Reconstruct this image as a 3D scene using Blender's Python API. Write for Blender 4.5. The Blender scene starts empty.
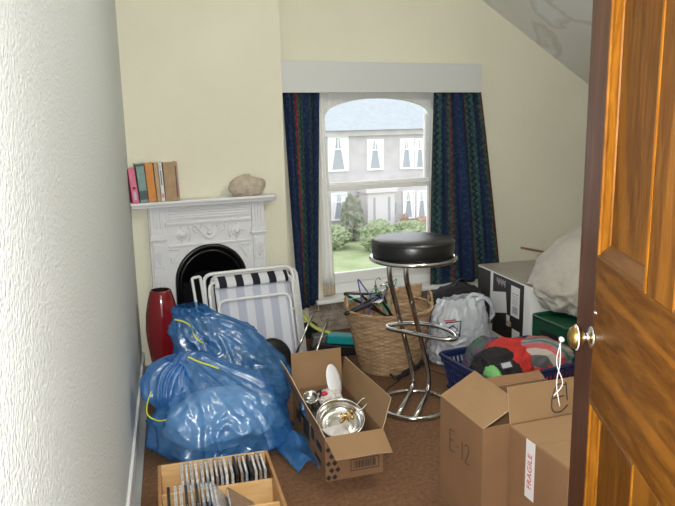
import bpy, bmesh, math, random
from mathutils import Vector, Matrix, noise, Quaternion
PI = math.pi
R = math.radians
V = Vector
random.seed(7)
scene = bpy.context.scene
COL = scene.collection

# ------------------------------------------------------------------ camera
H = 1.42
yaw, pitch, roll = R(23.5), R(11.0), R(1.1)
fw = V((math.sin(yaw) * math.cos(pitch), math.cos(yaw) * math.cos(pitch), -math.sin(pitch)))
r0 = V((math.cos(yaw), -math.sin(yaw), 0))
u0 = r0.cross(fw)
rt = r0 * math.cos(roll) - u0 * math.sin(roll)
up = r0 * math.sin(roll) + u0 * math.cos(roll)
cd = bpy.data.cameras.new('camera')
cam = bpy.data.objects.new('camera', cd)
COL.objects.link(cam)
cd.sensor_width = 36.0
cd.lens = 680 * 36 / 675
cd.clip_start = 0.02
cd.clip_end = 300
cam.matrix_world = Matrix(((rt.x, up.x, -fw.x, 0), (rt.y, up.y, -fw.y, 0), (rt.z, up.z, -fw.z, H), (0, 0, 0, 1)))
scene.camera = cam

# ------------------------------------------------------------------ world, lights, exposure
world = bpy.data.worlds.new('overcast_sky')
scene.world = world
world.use_nodes = True
wn = world.node_tree
wn.nodes['Background'].inputs[0].default_value = (0.92, 0.96, 1.0, 1)
wn.nodes['Background'].inputs[1].default_value = 2.5
scene.view_settings.view_transform = 'Standard'
scene.view_settings.look = 'None'
scene.view_settings.gamma = 1
scene.view_settings.use_curve_mapping = False
scene.view_settings.exposure = 0.0


def add_light(name, kind, loc, power, color=(1, 1, 1), size=0.1, rot=None, size_y=None):
    d = bpy.data.lights.new(name, kind)
    d.energy = power
    d.color = color
    if kind == 'AREA':
        d.size = size
        if size_y:
            d.shape = 'RECTANGLE'
            d.size_y = size_y
    else:
        d.shadow_soft_size = size
    o = bpy.data.objects.new(name, d)
    o.location = loc
    if rot:
        o.rotation_euler = rot
    COL.objects.link(o)
    return o


# the camera's own flash
add_light('camera_flash', 'POINT', (-0.01, 0.02, 1.46), 148, (1.0, 0.99, 0.97), 0.03)
# added fill light above the frame, no lamp is seen there
add_light('fill_light', 'POINT', (1.7, 2.0, 2.2), 32, (1.0, 0.95, 0.86), 0.15)

# ------------------------------------------------------------------ materials
MATS = {}


def nt(name):
    m = bpy.data.materials.new(name)
    m.use_nodes = True
    t = m.node_tree
    b = t.nodes['Principled BSDF']
    MATS[name] = m
    return m, t, b


def mat(name, col, rough=0.6, metal=0.0, var=0.0, vscale=8.0, bump=0.0, bscale=60.0, coat=0.0, sheen=0.0, trans=0.0, spec=None, stretch=(1, 1, 1), col2=None, detail=4, bdist=0.01):
    m, t, b = nt(name)
    b.inputs['Roughness'].default_value = rough
    b.inputs['Metallic'].default_value = metal
    b.inputs['Base Color'].default_value = (*col, 1)
    if coat:
        b.inputs['Coat Weight'].default_value = coat
        b.inputs['Coat Roughness'].default_value = 0.08
    if sheen:
        b.inputs['Sheen Weight'].default_value = sheen
    if trans:
        b.inputs['Transmission Weight'].default_value = trans
    if spec is not None:
        b.inputs['Specular IOR Level'].default_value = spec
    tc = t.nodes.new('ShaderNodeTexCoord')
    mp = t.nodes.new('ShaderNodeMapping')
    mp.inputs['Scale'].default_value = stretch
    t.links.new(tc.outputs['Object'], mp.inputs[0])
    if var or col2:
        n = t.nodes.new('ShaderNodeTexNoise')
        n.inputs['Scale'].default_value = vscale
        n.inputs['Detail'].default_value = detail
        t.links.new(mp.outputs[0], n.inputs['Vector'])
        r = t.nodes.new('ShaderNodeValToRGB')
        c2 = col2 or tuple(min(1, c * (1 + var)) for c in col)
        c1 = col if col2 else tuple(c * (1 - var) for c in col)
        r.color_ramp.elements[0].position = 0.35
        r.color_ramp.elements[1].position = 0.65
        r.color_ramp.elements[0].color = (*c1, 1)
        r.color_ramp.elements[1].color = (*c2, 1)
        t.links.new(n.outputs['Fac'], r.inputs[0])
        t.links.new(r.outputs[0], b.inputs['Base Color'])
    if bump:
        n2 = t.nodes.new('ShaderNodeTexNoise')
        n2.inputs['Scale'].default_value = bscale
        n2.inputs['Detail'].default_value = 3
        t.links.new(mp.outputs[0], n2.inputs['Vector'])
        bp = t.nodes.new('ShaderNodeBump')
        bp.inputs['Strength'].default_value = bump
        bp.inputs['Distance'].default_value = bdist
        t.links.new(n2.outputs['Fac'], bp.inputs['Height'])
        t.links.new(bp.outputs[0], b.inputs['Normal'])
    return m


mat('cream_wall', (0.76, 0.745, 0.60), 0.8, var=0.03, vscale=1.5, bump=0.25, bscale=90)
mat('white_wall', (0.65, 0.69, 0.68), 0.75, bump=0.8, bscale=110, bdist=0.007)
mat('ceiling_paper', (0.74, 0.75, 0.72), 0.8, bump=0.3, bscale=60)
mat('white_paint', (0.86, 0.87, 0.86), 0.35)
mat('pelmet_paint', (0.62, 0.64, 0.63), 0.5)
mat('gloss_white', (0.76, 0.77, 0.79), 0.22, bump=0.15, bscale=80)
mat('carpet', (0.135, 0.064, 0.028), 0.95, var=0.22, vscale=55, bump=0.9, bscale=260, col2=(0.205, 0.10, 0.045), bdist=0.006)
mat('stone_wall', (0.20, 0.155, 0.12), 0.9, vscale=9, col2=(0.40, 0.33, 0.27), bump=0.7, bscale=45)
mat('rock', (0.42, 0.35, 0.27), 0.95, vscale=25, col2=(0.58, 0.50, 0.40), bump=1.0, bscale=70)
mat('black_iron', (0.006, 0.006, 0.007), 0.28, bump=0.2, bscale=40)
mat('red_glaze', (0.20, 0.008, 0.012), 0.12, coat=0.6)
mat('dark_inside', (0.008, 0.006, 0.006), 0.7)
mat('chrome', (0.60, 0.60, 0.60), 0.07, metal=1)
mat('steel', (0.70, 0.69, 0.66), 0.2, metal=1, bump=0.05, bscale=200)
mat('brass', (0.42, 0.27, 0.09), 0.3, metal=1, var=0.2, vscale=30)
mat('bright_brass', (0.75, 0.52, 0.20), 0.15, metal=1)
mat('black_vinyl', (0.008, 0.008, 0.009), 0.3, bump=0.1, bscale=150)
mat('black_plastic', (0.012, 0.012, 0.013), 0.4)
mat('black_cloth', (0.012, 0.011, 0.013), 0.9, bump=0.5, bscale=90)
mat('white_tube', (0.78, 0.79, 0.79), 0.25)
mat('cardboard', (0.225, 0.118, 0.055), 0.8, var=0.07, vscale=6, bump=0.12, bscale=120)
mat('cardboard_pale', (0.27, 0.16, 0.075), 0.8, var=0.06, vscale=5, bump=0.1, bscale=120)
mat('cardboard_edge', (0.47, 0.36, 0.25), 0.8, var=0.15, vscale=160)
mat('marker_ink', (0.035, 0.02, 0.018), 0.6)
mat('print_black', (0.018, 0.015, 0.015), 0.6)
mat('tape_white', (0.72, 0.70, 0.70), 0.4)
mat('fragile_red', (0.50, 0.03, 0.06), 0.5)
mat('box_tape', (0.40, 0.27, 0.15), 0.25)
mat('pine', (0.62, 0.36, 0.145), 0.4, vscale=6, col2=(0.70, 0.46, 0.22), stretch=(1, 8, 8))
mat('pine_edge', (0.34, 0.165, 0.06), 0.4, vscale=6, col2=(0.42, 0.22, 0.09), stretch=(1, 8, 8))
mat('paper_white', (0.72, 0.72, 0.71), 0.6)
mat('pink_cover', (0.72, 0.14, 0.27), 0.5, var=0.1, vscale=60)
mat('teal_cover', (0.19, 0.32, 0.29), 0.5, var=0.12, vscale=60)
mat('dark_green_cover', (0.055, 0.085, 0.085), 0.5)
mat('orange_cover', (0.62, 0.24, 0.045), 0.5, var=0.05, vscale=40)
mat('tan_cover', (0.48, 0.33, 0.19), 0.6, var=0.05, vscale=30)
mat('kraft_cover', (0.40, 0.27, 0.155), 0.7, var=0.12, vscale=20)
mat('lilac_cover', (0.55, 0.50, 0.60), 0.5)
mat('rose_label', (0.55, 0.24, 0.24), 0.5)
mat('paper_edge', (0.62, 0.56, 0.42), 0.8)
mat('navy_plastic', (0.012, 0.022, 0.08), 0.35)
mat('green_plastic', (0.004, 0.055, 0.024), 0.35)
mat('teal_plastic', (0.01, 0.34, 0.36), 0.35)
mat('lime_plastic', (0.42, 0.48, 0.08), 0.4)
mat('blue_wire', (0.08, 0.10, 0.42), 0.35)
mat('mint_wire', (0.12, 0.45, 0.33), 0.35)
mat('yellow_tape', (0.60, 0.66, 0.02), 0.4)
mat('calico', (0.40, 0.375, 0.33), 0.9, var=0.06, vscale=8, bump=0.4, bscale=120)
mat('white_cloth', (0.82, 0.84, 0.80), 0.85, bump=0.4, bscale=50)
mat('net_cloth', (0.86, 0.87, 0.85), 0.9)
mat('net_hem', (0.50, 0.42, 0.31), 0.9)
mat('red_cloth', (0.46, 0.025, 0.02), 0.9, var=0.15, vscale=12, bump=0.4, bscale=60)
mat('green_cloth', (0.05, 0.12, 0.08), 0.9, vscale=14, col2=(0.12, 0.05, 0.12), bump=0.4, bscale=60)
mat('lime_cloth', (0.17, 0.45, 0.15), 0.8, bump=0.3)
mat('tissue', (0.62, 0.58, 0.55), 0.8, bump=0.5, bscale=40)
mat('string', (0.45, 0.41, 0.40), 0.8)
mat('wood_stick', (0.17, 0.085, 0.045), 0.6)
mat('slate', (0.32, 0.35, 0.37), 0.7, var=0.06, vscale=3)
mat('facade', (0.52, 0.49, 0.50), 0.9, var=0.07, vscale=1.4, bump=0.2, bscale=8)
mat('facade_light', (0.66, 0.62, 0.63), 0.8)
mat('white_frame', (0.85, 0.85, 0.86), 0.5)
mat('dark_pane', (0.36, 0.38, 0.42), 0.5)
mat('grass', (0.24, 0.30, 0.14), 0.95, vscale=0.8, col2=(0.34, 0.38, 0.22), bump=0.5, bscale=6)
mat('leaf_green', (0.15, 0.21, 0.11), 0.9, vscale=4, col2=(0.36, 0.39, 0.25), bump=0.5, bscale=9)
mat('leaf_dark', (0.13, 0.19, 0.12), 0.9, vscale=4, col2=(0.34, 0.30, 0.26), bump=0.5, bscale=9)
mat('leaf_red', (0.34, 0.13, 0.11), 0.9, vscale=4, col2=(0.42, 0.38, 0.27), bump=0.5, bscale=9)
mat('grey_metal_top', (0.30, 0.27, 0.235), 0.35, var=0.08, vscale=4)
mat('grey_panel', (0.12, 0.115, 0.11), 0.35)
mat('skirting_grey', (0.34, 0.35, 0.34), 0.5)
mat('jewel_grey', (0.42, 0.42, 0.42), 0.25, var=0.1, vscale=30)
mat('brown_wood', (0.10, 0.04, 0.02), 0.5)

# ceiling with old water stains
m, t, b = nt('stained_ceiling')
tc = t.nodes.new('ShaderNodeTexCoord')
n1 = t.nodes.new('ShaderNodeTexNoise'); n1.inputs['Scale'].default_value = 1.1; n1.inputs['Detail'].default_value = 5
n1.inputs['Distortion'].default_value = 0.6
rr = t.nodes.new('ShaderNodeValToRGB')
e = rr.color_ramp.elements
e[0].position = 0.0; e[0].color = (0.74, 0.76, 0.76, 1)
e[1].position = 1.0; e[1].color = (0.78, 0.80, 0.80, 1)
for p_, c_ in ((0.41, (0.75, 0.77, 0.76)), (0.445, (0.60, 0.58, 0.53)), (0.46, (0.73, 0.74, 0.72)), (0.60, (0.67, 0.67, 0.63)), (0.62, (0.77, 0.79, 0.78))):
    q = e.new(p_); q.color = (*c_, 1)
t.links.new(tc.outputs['Object'], n1.inputs['Vector']); t.links.new(n1.outputs['Fac'], rr.inputs[0]); t.links.new(rr.outputs[0], b.inputs['Base Color'])
b.inputs['Roughness'].default_value = 0.7


# varnished oak, grain direction along local z or x
def oak(name, c1, c2, c3, stretch, rough=0.38):
    m, t, b = nt(name)
    tc = t.nodes.new('ShaderNodeTexCoord'); mp = t.nodes.new('ShaderNodeMapping'); mp.inputs['Scale'].default_value = stretch
    n = t.nodes.new('ShaderNodeTexNoise'); n.inputs['Scale'].default_value = 22; n.inputs['Detail'].default_value = 8; n.inputs['Roughness'].default_value = 0.65
    n.inputs['Distortion'].default_value = 0.8
    r = t.nodes.new('ShaderNodeValToRGB')
    r.color_ramp.elements[0].position = 0.32; r.color_ramp.elements[0].color = (*c1, 1)
    r.color_ramp.elements[1].position = 0.72; r.color_ramp.elements[1].color = (*c3, 1)
    q = r.color_ramp.elements.new(0.5); q.color = (*c2, 1)
    t.links.new(tc.outputs['Object'], mp.inputs[0]); t.links.new(mp.outputs[0], n.inputs['Vector']); t.links.new(n.outputs['Fac'], r.inputs[0])
    # pale medullary flecks
    w = t.nodes.new('ShaderNodeTexWave'); w.wave_type = 'RINGS'; w.inputs['Scale'].default_value = 0.9; w.inputs['Distortion'].default_value = 9; w.inputs['Detail'].default_value = 2
    w.inputs['Detail Scale'].default_value = 1.4
    t.links.new(mp.outputs[0], w.inputs['Vector'])
    r2 = t.nodes.new('ShaderNodeValToRGB')
    r2.color_ramp.elements[0].position = 0.90; r2.color_ramp.elements[0].color = (0, 0, 0, 1)
    r2.color_ramp.elements[1].position = 0.985; r2.color_ramp.elements[1].color = (0.35, 0.35, 0.35, 1)
    t.links.new(w.outputs['Fac'], r2.inputs[0])
    mx = t.nodes.new('ShaderNodeMix'); mx.data_type = 'RGBA'
    t.links.new(r2.outputs[0], mx.inputs['Factor'])
    t.links.new(r.outputs[0], mx.inputs['A']); mx.inputs['B'].default_value = (c3[0] * 1.7, c3[1] * 1.6, c3[2] * 1.5, 1)
    t.links.new(mx.outputs['Result'], b.inputs['Base Color'])
    b.inputs['Roughness'].default_value = rough
    b.inputs['Coat Weight'].default_value = 0.03; b.inputs['Coat Roughness'].default_value = 0.12; b.inputs['Specular IOR Level'].default_value = 0.07
    bp = t.nodes.new('ShaderNodeBump'); bp.inputs['Strength'].default_value = 0.25; bp.inputs['Distance'].default_value = 0.003
    t.links.new(n.outputs['Fac'], bp.inputs['Height']); t.links.new(bp.outputs[0], b.inputs['Normal'])


oak('oak_upright', (0.045, 0.014, 0.0015), (0.080, 0.028, 0.003), (0.135, 0.055, 0.007), (3, 3, 0.35))
oak('oak_stile', (0.036, 0.013, 0.007), (0.052, 0.020, 0.011), (0.075, 0.031, 0.017), (3, 3, 0.3), 0.3)
oak('oak_rail', (0.045, 0.014, 0.0015), (0.080, 0.028, 0.003), (0.135, 0.055, 0.007), (0.5, 3, 3))
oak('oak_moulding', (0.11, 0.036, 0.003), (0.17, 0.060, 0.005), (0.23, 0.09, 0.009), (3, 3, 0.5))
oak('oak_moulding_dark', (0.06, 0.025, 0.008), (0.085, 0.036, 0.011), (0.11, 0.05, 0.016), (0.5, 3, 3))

# window glass: clear pane with a fresnel sheen
m, t, b = nt('window_glass')
t.nodes.remove(b)
tr = t.nodes.new('ShaderNodeBsdfTransparent'); gl = t.nodes.new('ShaderNodeBsdfGlossy'); gl.inputs['Roughness'].default_value = 0.02
fr = t.nodes.new('ShaderNodeFresnel'); fr.inputs['IOR'].default_value = 1.35
mx = t.nodes.new('ShaderNodeMixShader')
t.links.new(fr.outputs[0], mx.inputs[0]); t.links.new(tr.outputs[0], mx.inputs[1]); t.links.new(gl.outputs[0], mx.inputs[2])
t.links.new(mx.outputs[0], t.nodes['Material Output'].inputs[0])


def film(name, col, alpha, rough=0.3, bump=0.4, bscale=8, gloss=0.16):
    """thin plastic: part see-through, part coloured diffuse, with a sharp sheen on top"""
    m, t, b = nt(name)
    b.inputs['Base Color'].default_value = (*col, 1)
    b.inputs['Roughness'].default_value = 0.5
    tc = t.nodes.new('ShaderNodeTexCoord')
    n = t.nodes.new('ShaderNodeTexNoise'); n.noise_type = 'RIDGED_MULTIFRACTAL'
    n.inputs['Scale'].default_value = bscale; n.inputs['Detail'].default_value = 5; n.inputs['Distortion'].default_value = 0.9
    bp = t.nodes.new('ShaderNodeBump'); bp.inputs['Strength'].default_value = bump; bp.inputs['Distance'].default_value = 0.02
    t.links.new(tc.outputs['Object'], n.inputs['Vector']); t.links.new(n.outputs['Fac'], bp.inputs['Height']); t.links.new(bp.outputs[0], b.inputs['Normal'])
    tr = t.nodes.new('ShaderNodeBsdfTransparent'); tr.inputs[0].default_value = (0.48 + col[0] * 0.5, 0.58 + col[1] * 0.4, min(1, 0.75 + col[2] * 0.3), 1)
    m1 = t.nodes.new('ShaderNodeMixShader'); m1.inputs[0].default_value = alpha
    t.links.new(tr.outputs[0], m1.inputs[1]); t.links.new(b.outputs[0], m1.inputs[2])
    g = t.nodes.new('ShaderNodeBsdfGlossy'); g.inputs['Roughness'].default_value = rough
    t.links.new(bp.outputs[0], g.inputs['Normal'])
    m2 = t.nodes.new('ShaderNodeMixShader'); m2.inputs[0].default_value = gloss
    t.links.new(m1.outputs[0], m2.inputs[1]); t.links.new(g.outputs[0], m2.inputs[2])
    t.links.new(m2.outputs[0], t.nodes['Material Output'].inputs[0])


film('blue_film', (0.05, 0.26, 0.60), 0.40, rough=0.27, bump=0.5, bscale=7, gloss=0.10)
film('white_film', (0.66, 0.69, 0.72), 0.60, rough=0.25, bump=0.5, bscale=7, gloss=0.08)


def striped_uv(name, stops, period, rough=0.85, motifs=False):
    """cloth whose bands run along V and repeat across U (metres)"""
    m, t, b = nt(name)
    uv = t.nodes.new('ShaderNodeUVMap')
    sep = t.nodes.new('ShaderNodeSeparateXYZ')
    t.links.new(uv.outputs[0], sep.inputs[0])
    d = t.nodes.new('ShaderNodeMath'); d.operation = 'DIVIDE'; d.inputs[1].default_value = period
    t.links.new(sep.outputs[0], d.inputs[0])
    f = t.nodes.new('ShaderNodeMath'); f.operation = 'FRACT'
    if motifs:
        pp = t.nodes.new('ShaderNodeMath'); pp.operation = 'PINGPONG'; pp.inputs[1].default_value = 0.022
        t.links.new(sep.outputs[1], pp.inputs[0])
        ml = t.nodes.new('ShaderNodeMath'); ml.operation = 'MULTIPLY'; ml.inputs[1].default_value = 2.2
        t.links.new(pp.outputs[0], ml.inputs[0])
        ad = t.nodes.new('ShaderNodeMath'); ad.operation = 'ADD'
        t.links.new(d.outputs[0], ad.inputs[0]); t.links.new(ml.outputs[0], ad.inputs[1])
        t.links.new(ad.outputs[0], f.inputs[0])
    else:
        t.links.new(d.outputs[0], f.inputs[0])
    r = t.nodes.new('ShaderNodeValToRGB'); r.color_ramp.interpolation = 'CONSTANT'
    el = r.color_ramp.elements
    el[0].position = stops[0][0]; el[0].color = (*stops[0][1], 1)
    el[1].position = stops[1][0]; el[1].color = (*stops[1][1], 1)
    for p, c in stops[2:]:
        q = el.new(p); q.color = (*c, 1)
    t.links.new(f.outputs[0], r.inputs[0])
    out = r.outputs[0]
    if motifs:
        n = t.nodes.new('ShaderNodeTexVoronoi'); n.inputs['Scale'].default_value = 46
        t.links.new(uv.outputs[0], n.inputs['Vector'])
        r3 = t.nodes.new('ShaderNodeValToRGB'); r3.color_ramp.interpolation = 'CONSTANT'
        r3.color_ramp.elements[0].color = (1, 1, 1, 1); r3.color_ramp.elements[1].color = (0.55, 0.6, 0.7, 1); r3.color_ramp.elements[1].position = 0.42
        t.links.new(n.outputs['Distance'], r3.inputs[0])
        mx = t.nodes.new('ShaderNodeMix'); mx.data_type = 'RGBA'; mx.blend_type = 'MULTIPLY'; mx.inputs['Factor'].default_value = 1
        t.links.new(out, mx.inputs['A']); t.links.new(r3.outputs[0], mx.inputs['B'])
        out = mx.outputs['Result']
    t.links.new(out, b.inputs['Base Color'])
    b.inputs['Roughness'].default_value = rough
    b.inputs['Specular IOR Level'].default_value = 0.15
    return m


NAVY = (0.024, 0.042, 0.095)
striped_uv('curtain_cloth', [(0, NAVY), (0.26, (0.03, 0.065, 0.07)), (0.30, (0.30, 0.024, 0.03)), (0.345, (0.05, 0.10, 0.07)), (0.42, (0.02, 0.03, 0.06)), (0.46, (0.045, 0.10, 0.085)),
                             (0.53, NAVY), (0.72, (0.03, 0.045, 0.06)), (0.76, (0.05, 0.09, 0.07)), (0.82, (0.26, 0.03, 0.04)), (0.845, (0.03, 0.065, 0.07)), (0.90, NAVY)], 0.42, motifs=True)
striped_uv('deck_canvas', [(0, (0.66, 0.68, 0.74)), (0.5, (0.47, 0.50, 0.60))], 0.098)
striped_uv('deck_canvas_dark', [(0, (0.66, 0.67, 0.70)), (0.54, (0.02, 0.022, 0.032))], 0.098)
striped_uv('scarf_cloth', [(0, (0.25, 0.22, 0.21)), (0.14, (0.10, 0.10, 0.10)), (0.30, (0.42, 0.36, 0.33)), (0.45, (0.42, 0.10, 0.09)), (0.56, (0.30, 0.16, 0.24)), (0.62, (0.05, 0.20, 0.15)), (0.68, (0.30, 0.26, 0.24)), (0.78, (0.13, 0.12, 0.12)), (0.9, (0.36, 0.13, 0.12))], 0.36)


# ------------------------------------------------------------------ mesh helpers
def new_bm():
    return bmesh.new()


def link(name, bm, m, parent=None, smooth=False, loc=None, rotz=None, bevel=0, recalc=True, mats=None):
    if recalc:
        bmesh.ops.recalc_face_normals(bm, faces=bm.faces)
    me = bpy.data.meshes.new(name)
    bm.to_mesh(me)
    bm.free()
    if mats:
        for k in mats:
            me.materials.append(MATS[k])
    else:
        me.materials.append(MATS[m])
    if smooth:
        for p in me.polygons:
            p.use_smooth = True
    o = bpy.data.objects.new(name, me)
    COL.objects.link(o)
    if parent:
        o.parent = parent
    if loc:
        o.location = loc
    if rotz is not None:
        o.rotation_euler = (0, 0, rotz)
    if bevel:
        b = o.modifiers.new('bevel', 'BEVEL'); b.width = bevel; b.segments = 2; b.limit_method = 'ANGLE'; b.angle_limit = R(40)
    return o


def solid(o, th, off=0):
    s = o.modifiers.new('thickness', 'SOLIDIFY'); s.thickness = th; s.offset = off
    return o


def thing(name, label, cat, loc=(0, 0, 0), rotz=0, group=None):
    o = bpy.data.objects.new(name, None)
    o.empty_display_size = 0.05
    COL.objects.link(o)
    o.location = loc
    o.rotation_euler = (0, 0, rotz)
    o['label'] = label; o['category'] = cat
    if group:
        o['group'] = group
    return o


def tag(o, label, cat, group=None):
    o['label'] = label; o['category'] = cat
    if group:
        o['group'] = group
    return o


def struct(o):
    o['kind'] = 'structure'
    return o


def struct_empty(name, loc=(0, 0, 0), rotz=0):
    o = bpy.data.objects.new(name, None); COL.objects.link(o); o.location = loc; o.rotation_euler = (0, 0, rotz)
    o['kind'] = 'structure'
    return o


def bx(bm, x0, x1, y0, y1, z0, z1, M=None, mi=0):
    vs = [bm.verts.new(p) for p in ((x0, y0, z0), (x1, y0, z0), (x1, y1, z0), (x0, y1, z0), (x0, y0, z1), (x1, y0, z1), (x1, y1, z1), (x0, y1, z1))]
    if M:
        for v in vs:
            v.co = M @ v.co
    for f in ((0, 3, 2, 1), (4, 5, 6, 7), (0, 1, 5, 4), (1, 2, 6, 5), (2, 3, 7, 6), (3, 0, 4, 7)):
        fc = bm.faces.new([vs[i] for i in f]); fc.material_index = mi
    return vs


def prism(bm, pts, d, mi=0):
    """pts: list of 3-D points of a flat outline, d: extrusion vector"""
    a = [bm.verts.new(p) for p in pts]; b = [bm.verts.new(V(p) + V(d)) for p in pts]
    n = len(pts)
    bm.faces.new(a).material_index = mi; bm.faces.new(b[::-1]).material_index = mi
    for i in range(n):
        bm.faces.new([a[i], b[i], b[(i + 1) % n], a[(i + 1) % n]]).material_index = mi


def smooth_path(pts, closed=False, sub=6):
    P = [V(p) for p in pts]; n = len(P); out = []
    rng = range(n) if closed else range(n - 1)
    for i in rng:
        p1, p2 = P[i], P[(i + 1) % n]
        p0 = P[i - 1] if (closed or i > 0) else p1 * 2 - p2
        p3 = P[(i + 2) % n] if (closed or i + 2 < n) else p2 * 2 - p1
        for k in range(sub):
            t = k / sub
            out.append(0.5 * ((2 * p1) + (p2 - p0) * t + (2 * p0 - 5 * p1 + 4 * p2 - p3) * t * t + (3 * p1 - p0 - 3 * p2 + p3) * t ** 3))
    if not closed:
        out.append(P[-1])
    return out


def round_corners(pts, r, closed=False, seg=5):
    P = [V(p) for p in pts]; n = len(P); out = []
    for i in range(n):
        if not closed and i in (0, n - 1):
            out.append(P[i]); continue
        a = (P[i - 1] - P[i]); b = (P[(i + 1) % n] - P[i])
        rr = min(r, a.length * 0.49, b.length * 0.49)
        s = P[i] + a.normalized() * rr; e_ = P[i] + b.normalized() * rr
        for k in range(seg + 1):
            t = k / seg
            out.append(s * (1 - t) ** 2 + P[i] * 2 * t * (1 - t) + e_ * t * t)
    return out


def tube(bm, P, r, seg=10, closed=False, mi=0, flat=None):
    P = [V(p) for p in P]; n = len(P)
    rings = []; prev = None
    for i in range(n):
        if closed:
            d = (P[(i + 1) % n] - P[i - 1])
        else:
            d = P[min(i + 1, n - 1)] - P[max(i - 1, 0)]
        d = d.normalized() if d.length > 1e-9 else V((0, 0, 1))
        if prev is None:
            a = d.orthogonal().normalized()
        else:
            a = (prev - d * prev.dot(d)); a = a.normalized() if a.length > 1e-6 else d.orthogonal().normalized()
        prev = a; b = d.cross(a)
        rr = r[i] if isinstance(r, (list, tuple)) else r
        fl = flat or 1
        rings.append([bm.verts.new(P[i] + a * (rr * math.cos(2 * PI * k / seg)) + b * (rr * fl * math.sin(2 * PI * k / seg))) for k in range(seg)])
    for i in range(n if closed else n - 1):
        A, B = rings[i], rings[(i + 1) % n]
        off = 0
        if closed and i == n - 1:
            off = min(range(seg), key=lambda o_: (A[0].co - B[o_].co).length)
        for k in range(seg):
            bm.faces.new([A[k], A[(k + 1) % seg], B[(k + 1 + off) % seg], B[(k + off) % seg]]).material_index = mi
    if not closed:
        bm.faces.new(rings[0][::-1]).material_index = mi; bm.faces.new(rings[-1]).material_index = mi


def lathe(bm, prof, seg=40, c=(0, 0, 0), M=None, mi=0):
    rings = []
    for r, z in prof:
        if r < 1e-6:
            v = [bm.verts.new((c[0], c[1], c[2] + z))]
        else:
            v = [bm.verts.new((c[0] + r * math.cos(2 * PI * k / seg), c[1] + r * math.sin(2 * PI * k / seg), c[2] + z)) for k in range(seg)]
        rings.append(v)
    if M:
        for rg in rings:
            for v in rg:
                v.co = M @ v.co
    for A, B in zip(rings, rings[1:]):
        for k in range(seg):
            k2 = (k + 1) % seg
            if len(A) == 1 and len(B) == 1:
                continue
            if len(A) == 1:
                bm.faces.new([A[0], B[k2], B[k]]).material_index = mi
            elif len(B) == 1:
                bm.faces.new([A[k], A[k2], B[0]]).material_index = mi
            else:
                bm.faces.new([A[k], A[k2], B[k2], B[k]]).material_index = mi


def sheet(fn, nu, nv, uvfn=None):
    bm = new_bm(); uv = bm.loops.layers.uv.new('UVMap') if uvfn else None
    g = [[bm.verts.new(fn(i / nu, j / nv)) for j in range(nv + 1)] for i in range(nu + 1)]
    for i in range(nu):
        for j in range(nv):
            f = bm.faces.new([g[i][j], g[i + 1][j], g[i + 1][j + 1], g[i][j + 1]])
            if uvfn:
                for lp, (a, b_) in zip(f.loops, ((i, j), (i + 1, j), (i + 1, j + 1), (i, j + 1))):
                    lp[uv].uv = uvfn(a / nu, b_ / nv)
    return bm


def ridged(p, oct=3):
    s = 0; a = 1.0
    for _ in range(oct):
        s += a * (1 - abs(noise.noise(p))) ** 3
        p = p * 2.1 + V((3.1, 1.7, 5.2)); a *= 0.5
    return s


def blob(c, rad, amp=0.08, fold=0.10, freq=2.0, seed=0, sub=5, z0=None, power=1.0, rotz=0, warp=0.5, uvs=None):
    """crumpled soft lump; flattened where it rests at z0"""
    bm = new_bm()
    bmesh.ops.create_icosphere(bm, subdivisions=sub, radius=1)
    so = V((seed * 7.3, seed * 3.1, seed * 1.7))
    cr, sr = math.cos(rotz), math.sin(rotz)
    for v in bm.verts:
        d = v.co.normalized()
        w = d + V((noise.noise(d * 1.3 + so), noise.noise(d * 1.3 + so + V((9, 0, 0))), noise.noise(d * 1.3 + so + V((0, 9, 0))))) * warp
        k = 1 + amp * noise.noise(d * freq + so) * 2 + fold * (ridged(w * freq + so) - 0.9)
        q = V([math.copysign(abs(t_) ** power, t_) for t_ in d]) * k
        x, y, z = q.x * rad[0], q.y * rad[1], q.z * rad[2]
        x, y = x * cr - y * sr, x * sr + y * cr
        z += c[2]
        if z0 is not None and z < z0:
            z = z0 + (z - z0) * 0.0 + 0.0004 * (noise.noise(d * 9) + 1)
        v.co = (x + c[0], y + c[1], z)
    if uvs:
        uv = bm.loops.layers.uv.new('UVMap')
        for f in bm.faces:
            for lp in f.loops:
                lp[uv].uv = (lp.vert.co.x * uvs[0] + lp.vert.co.y * uvs[1] + lp.vert.co.z * uvs[2] + 0.05 * noise.noise(lp.vert.co * 7), lp.vert.co.y)
    return bm


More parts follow.
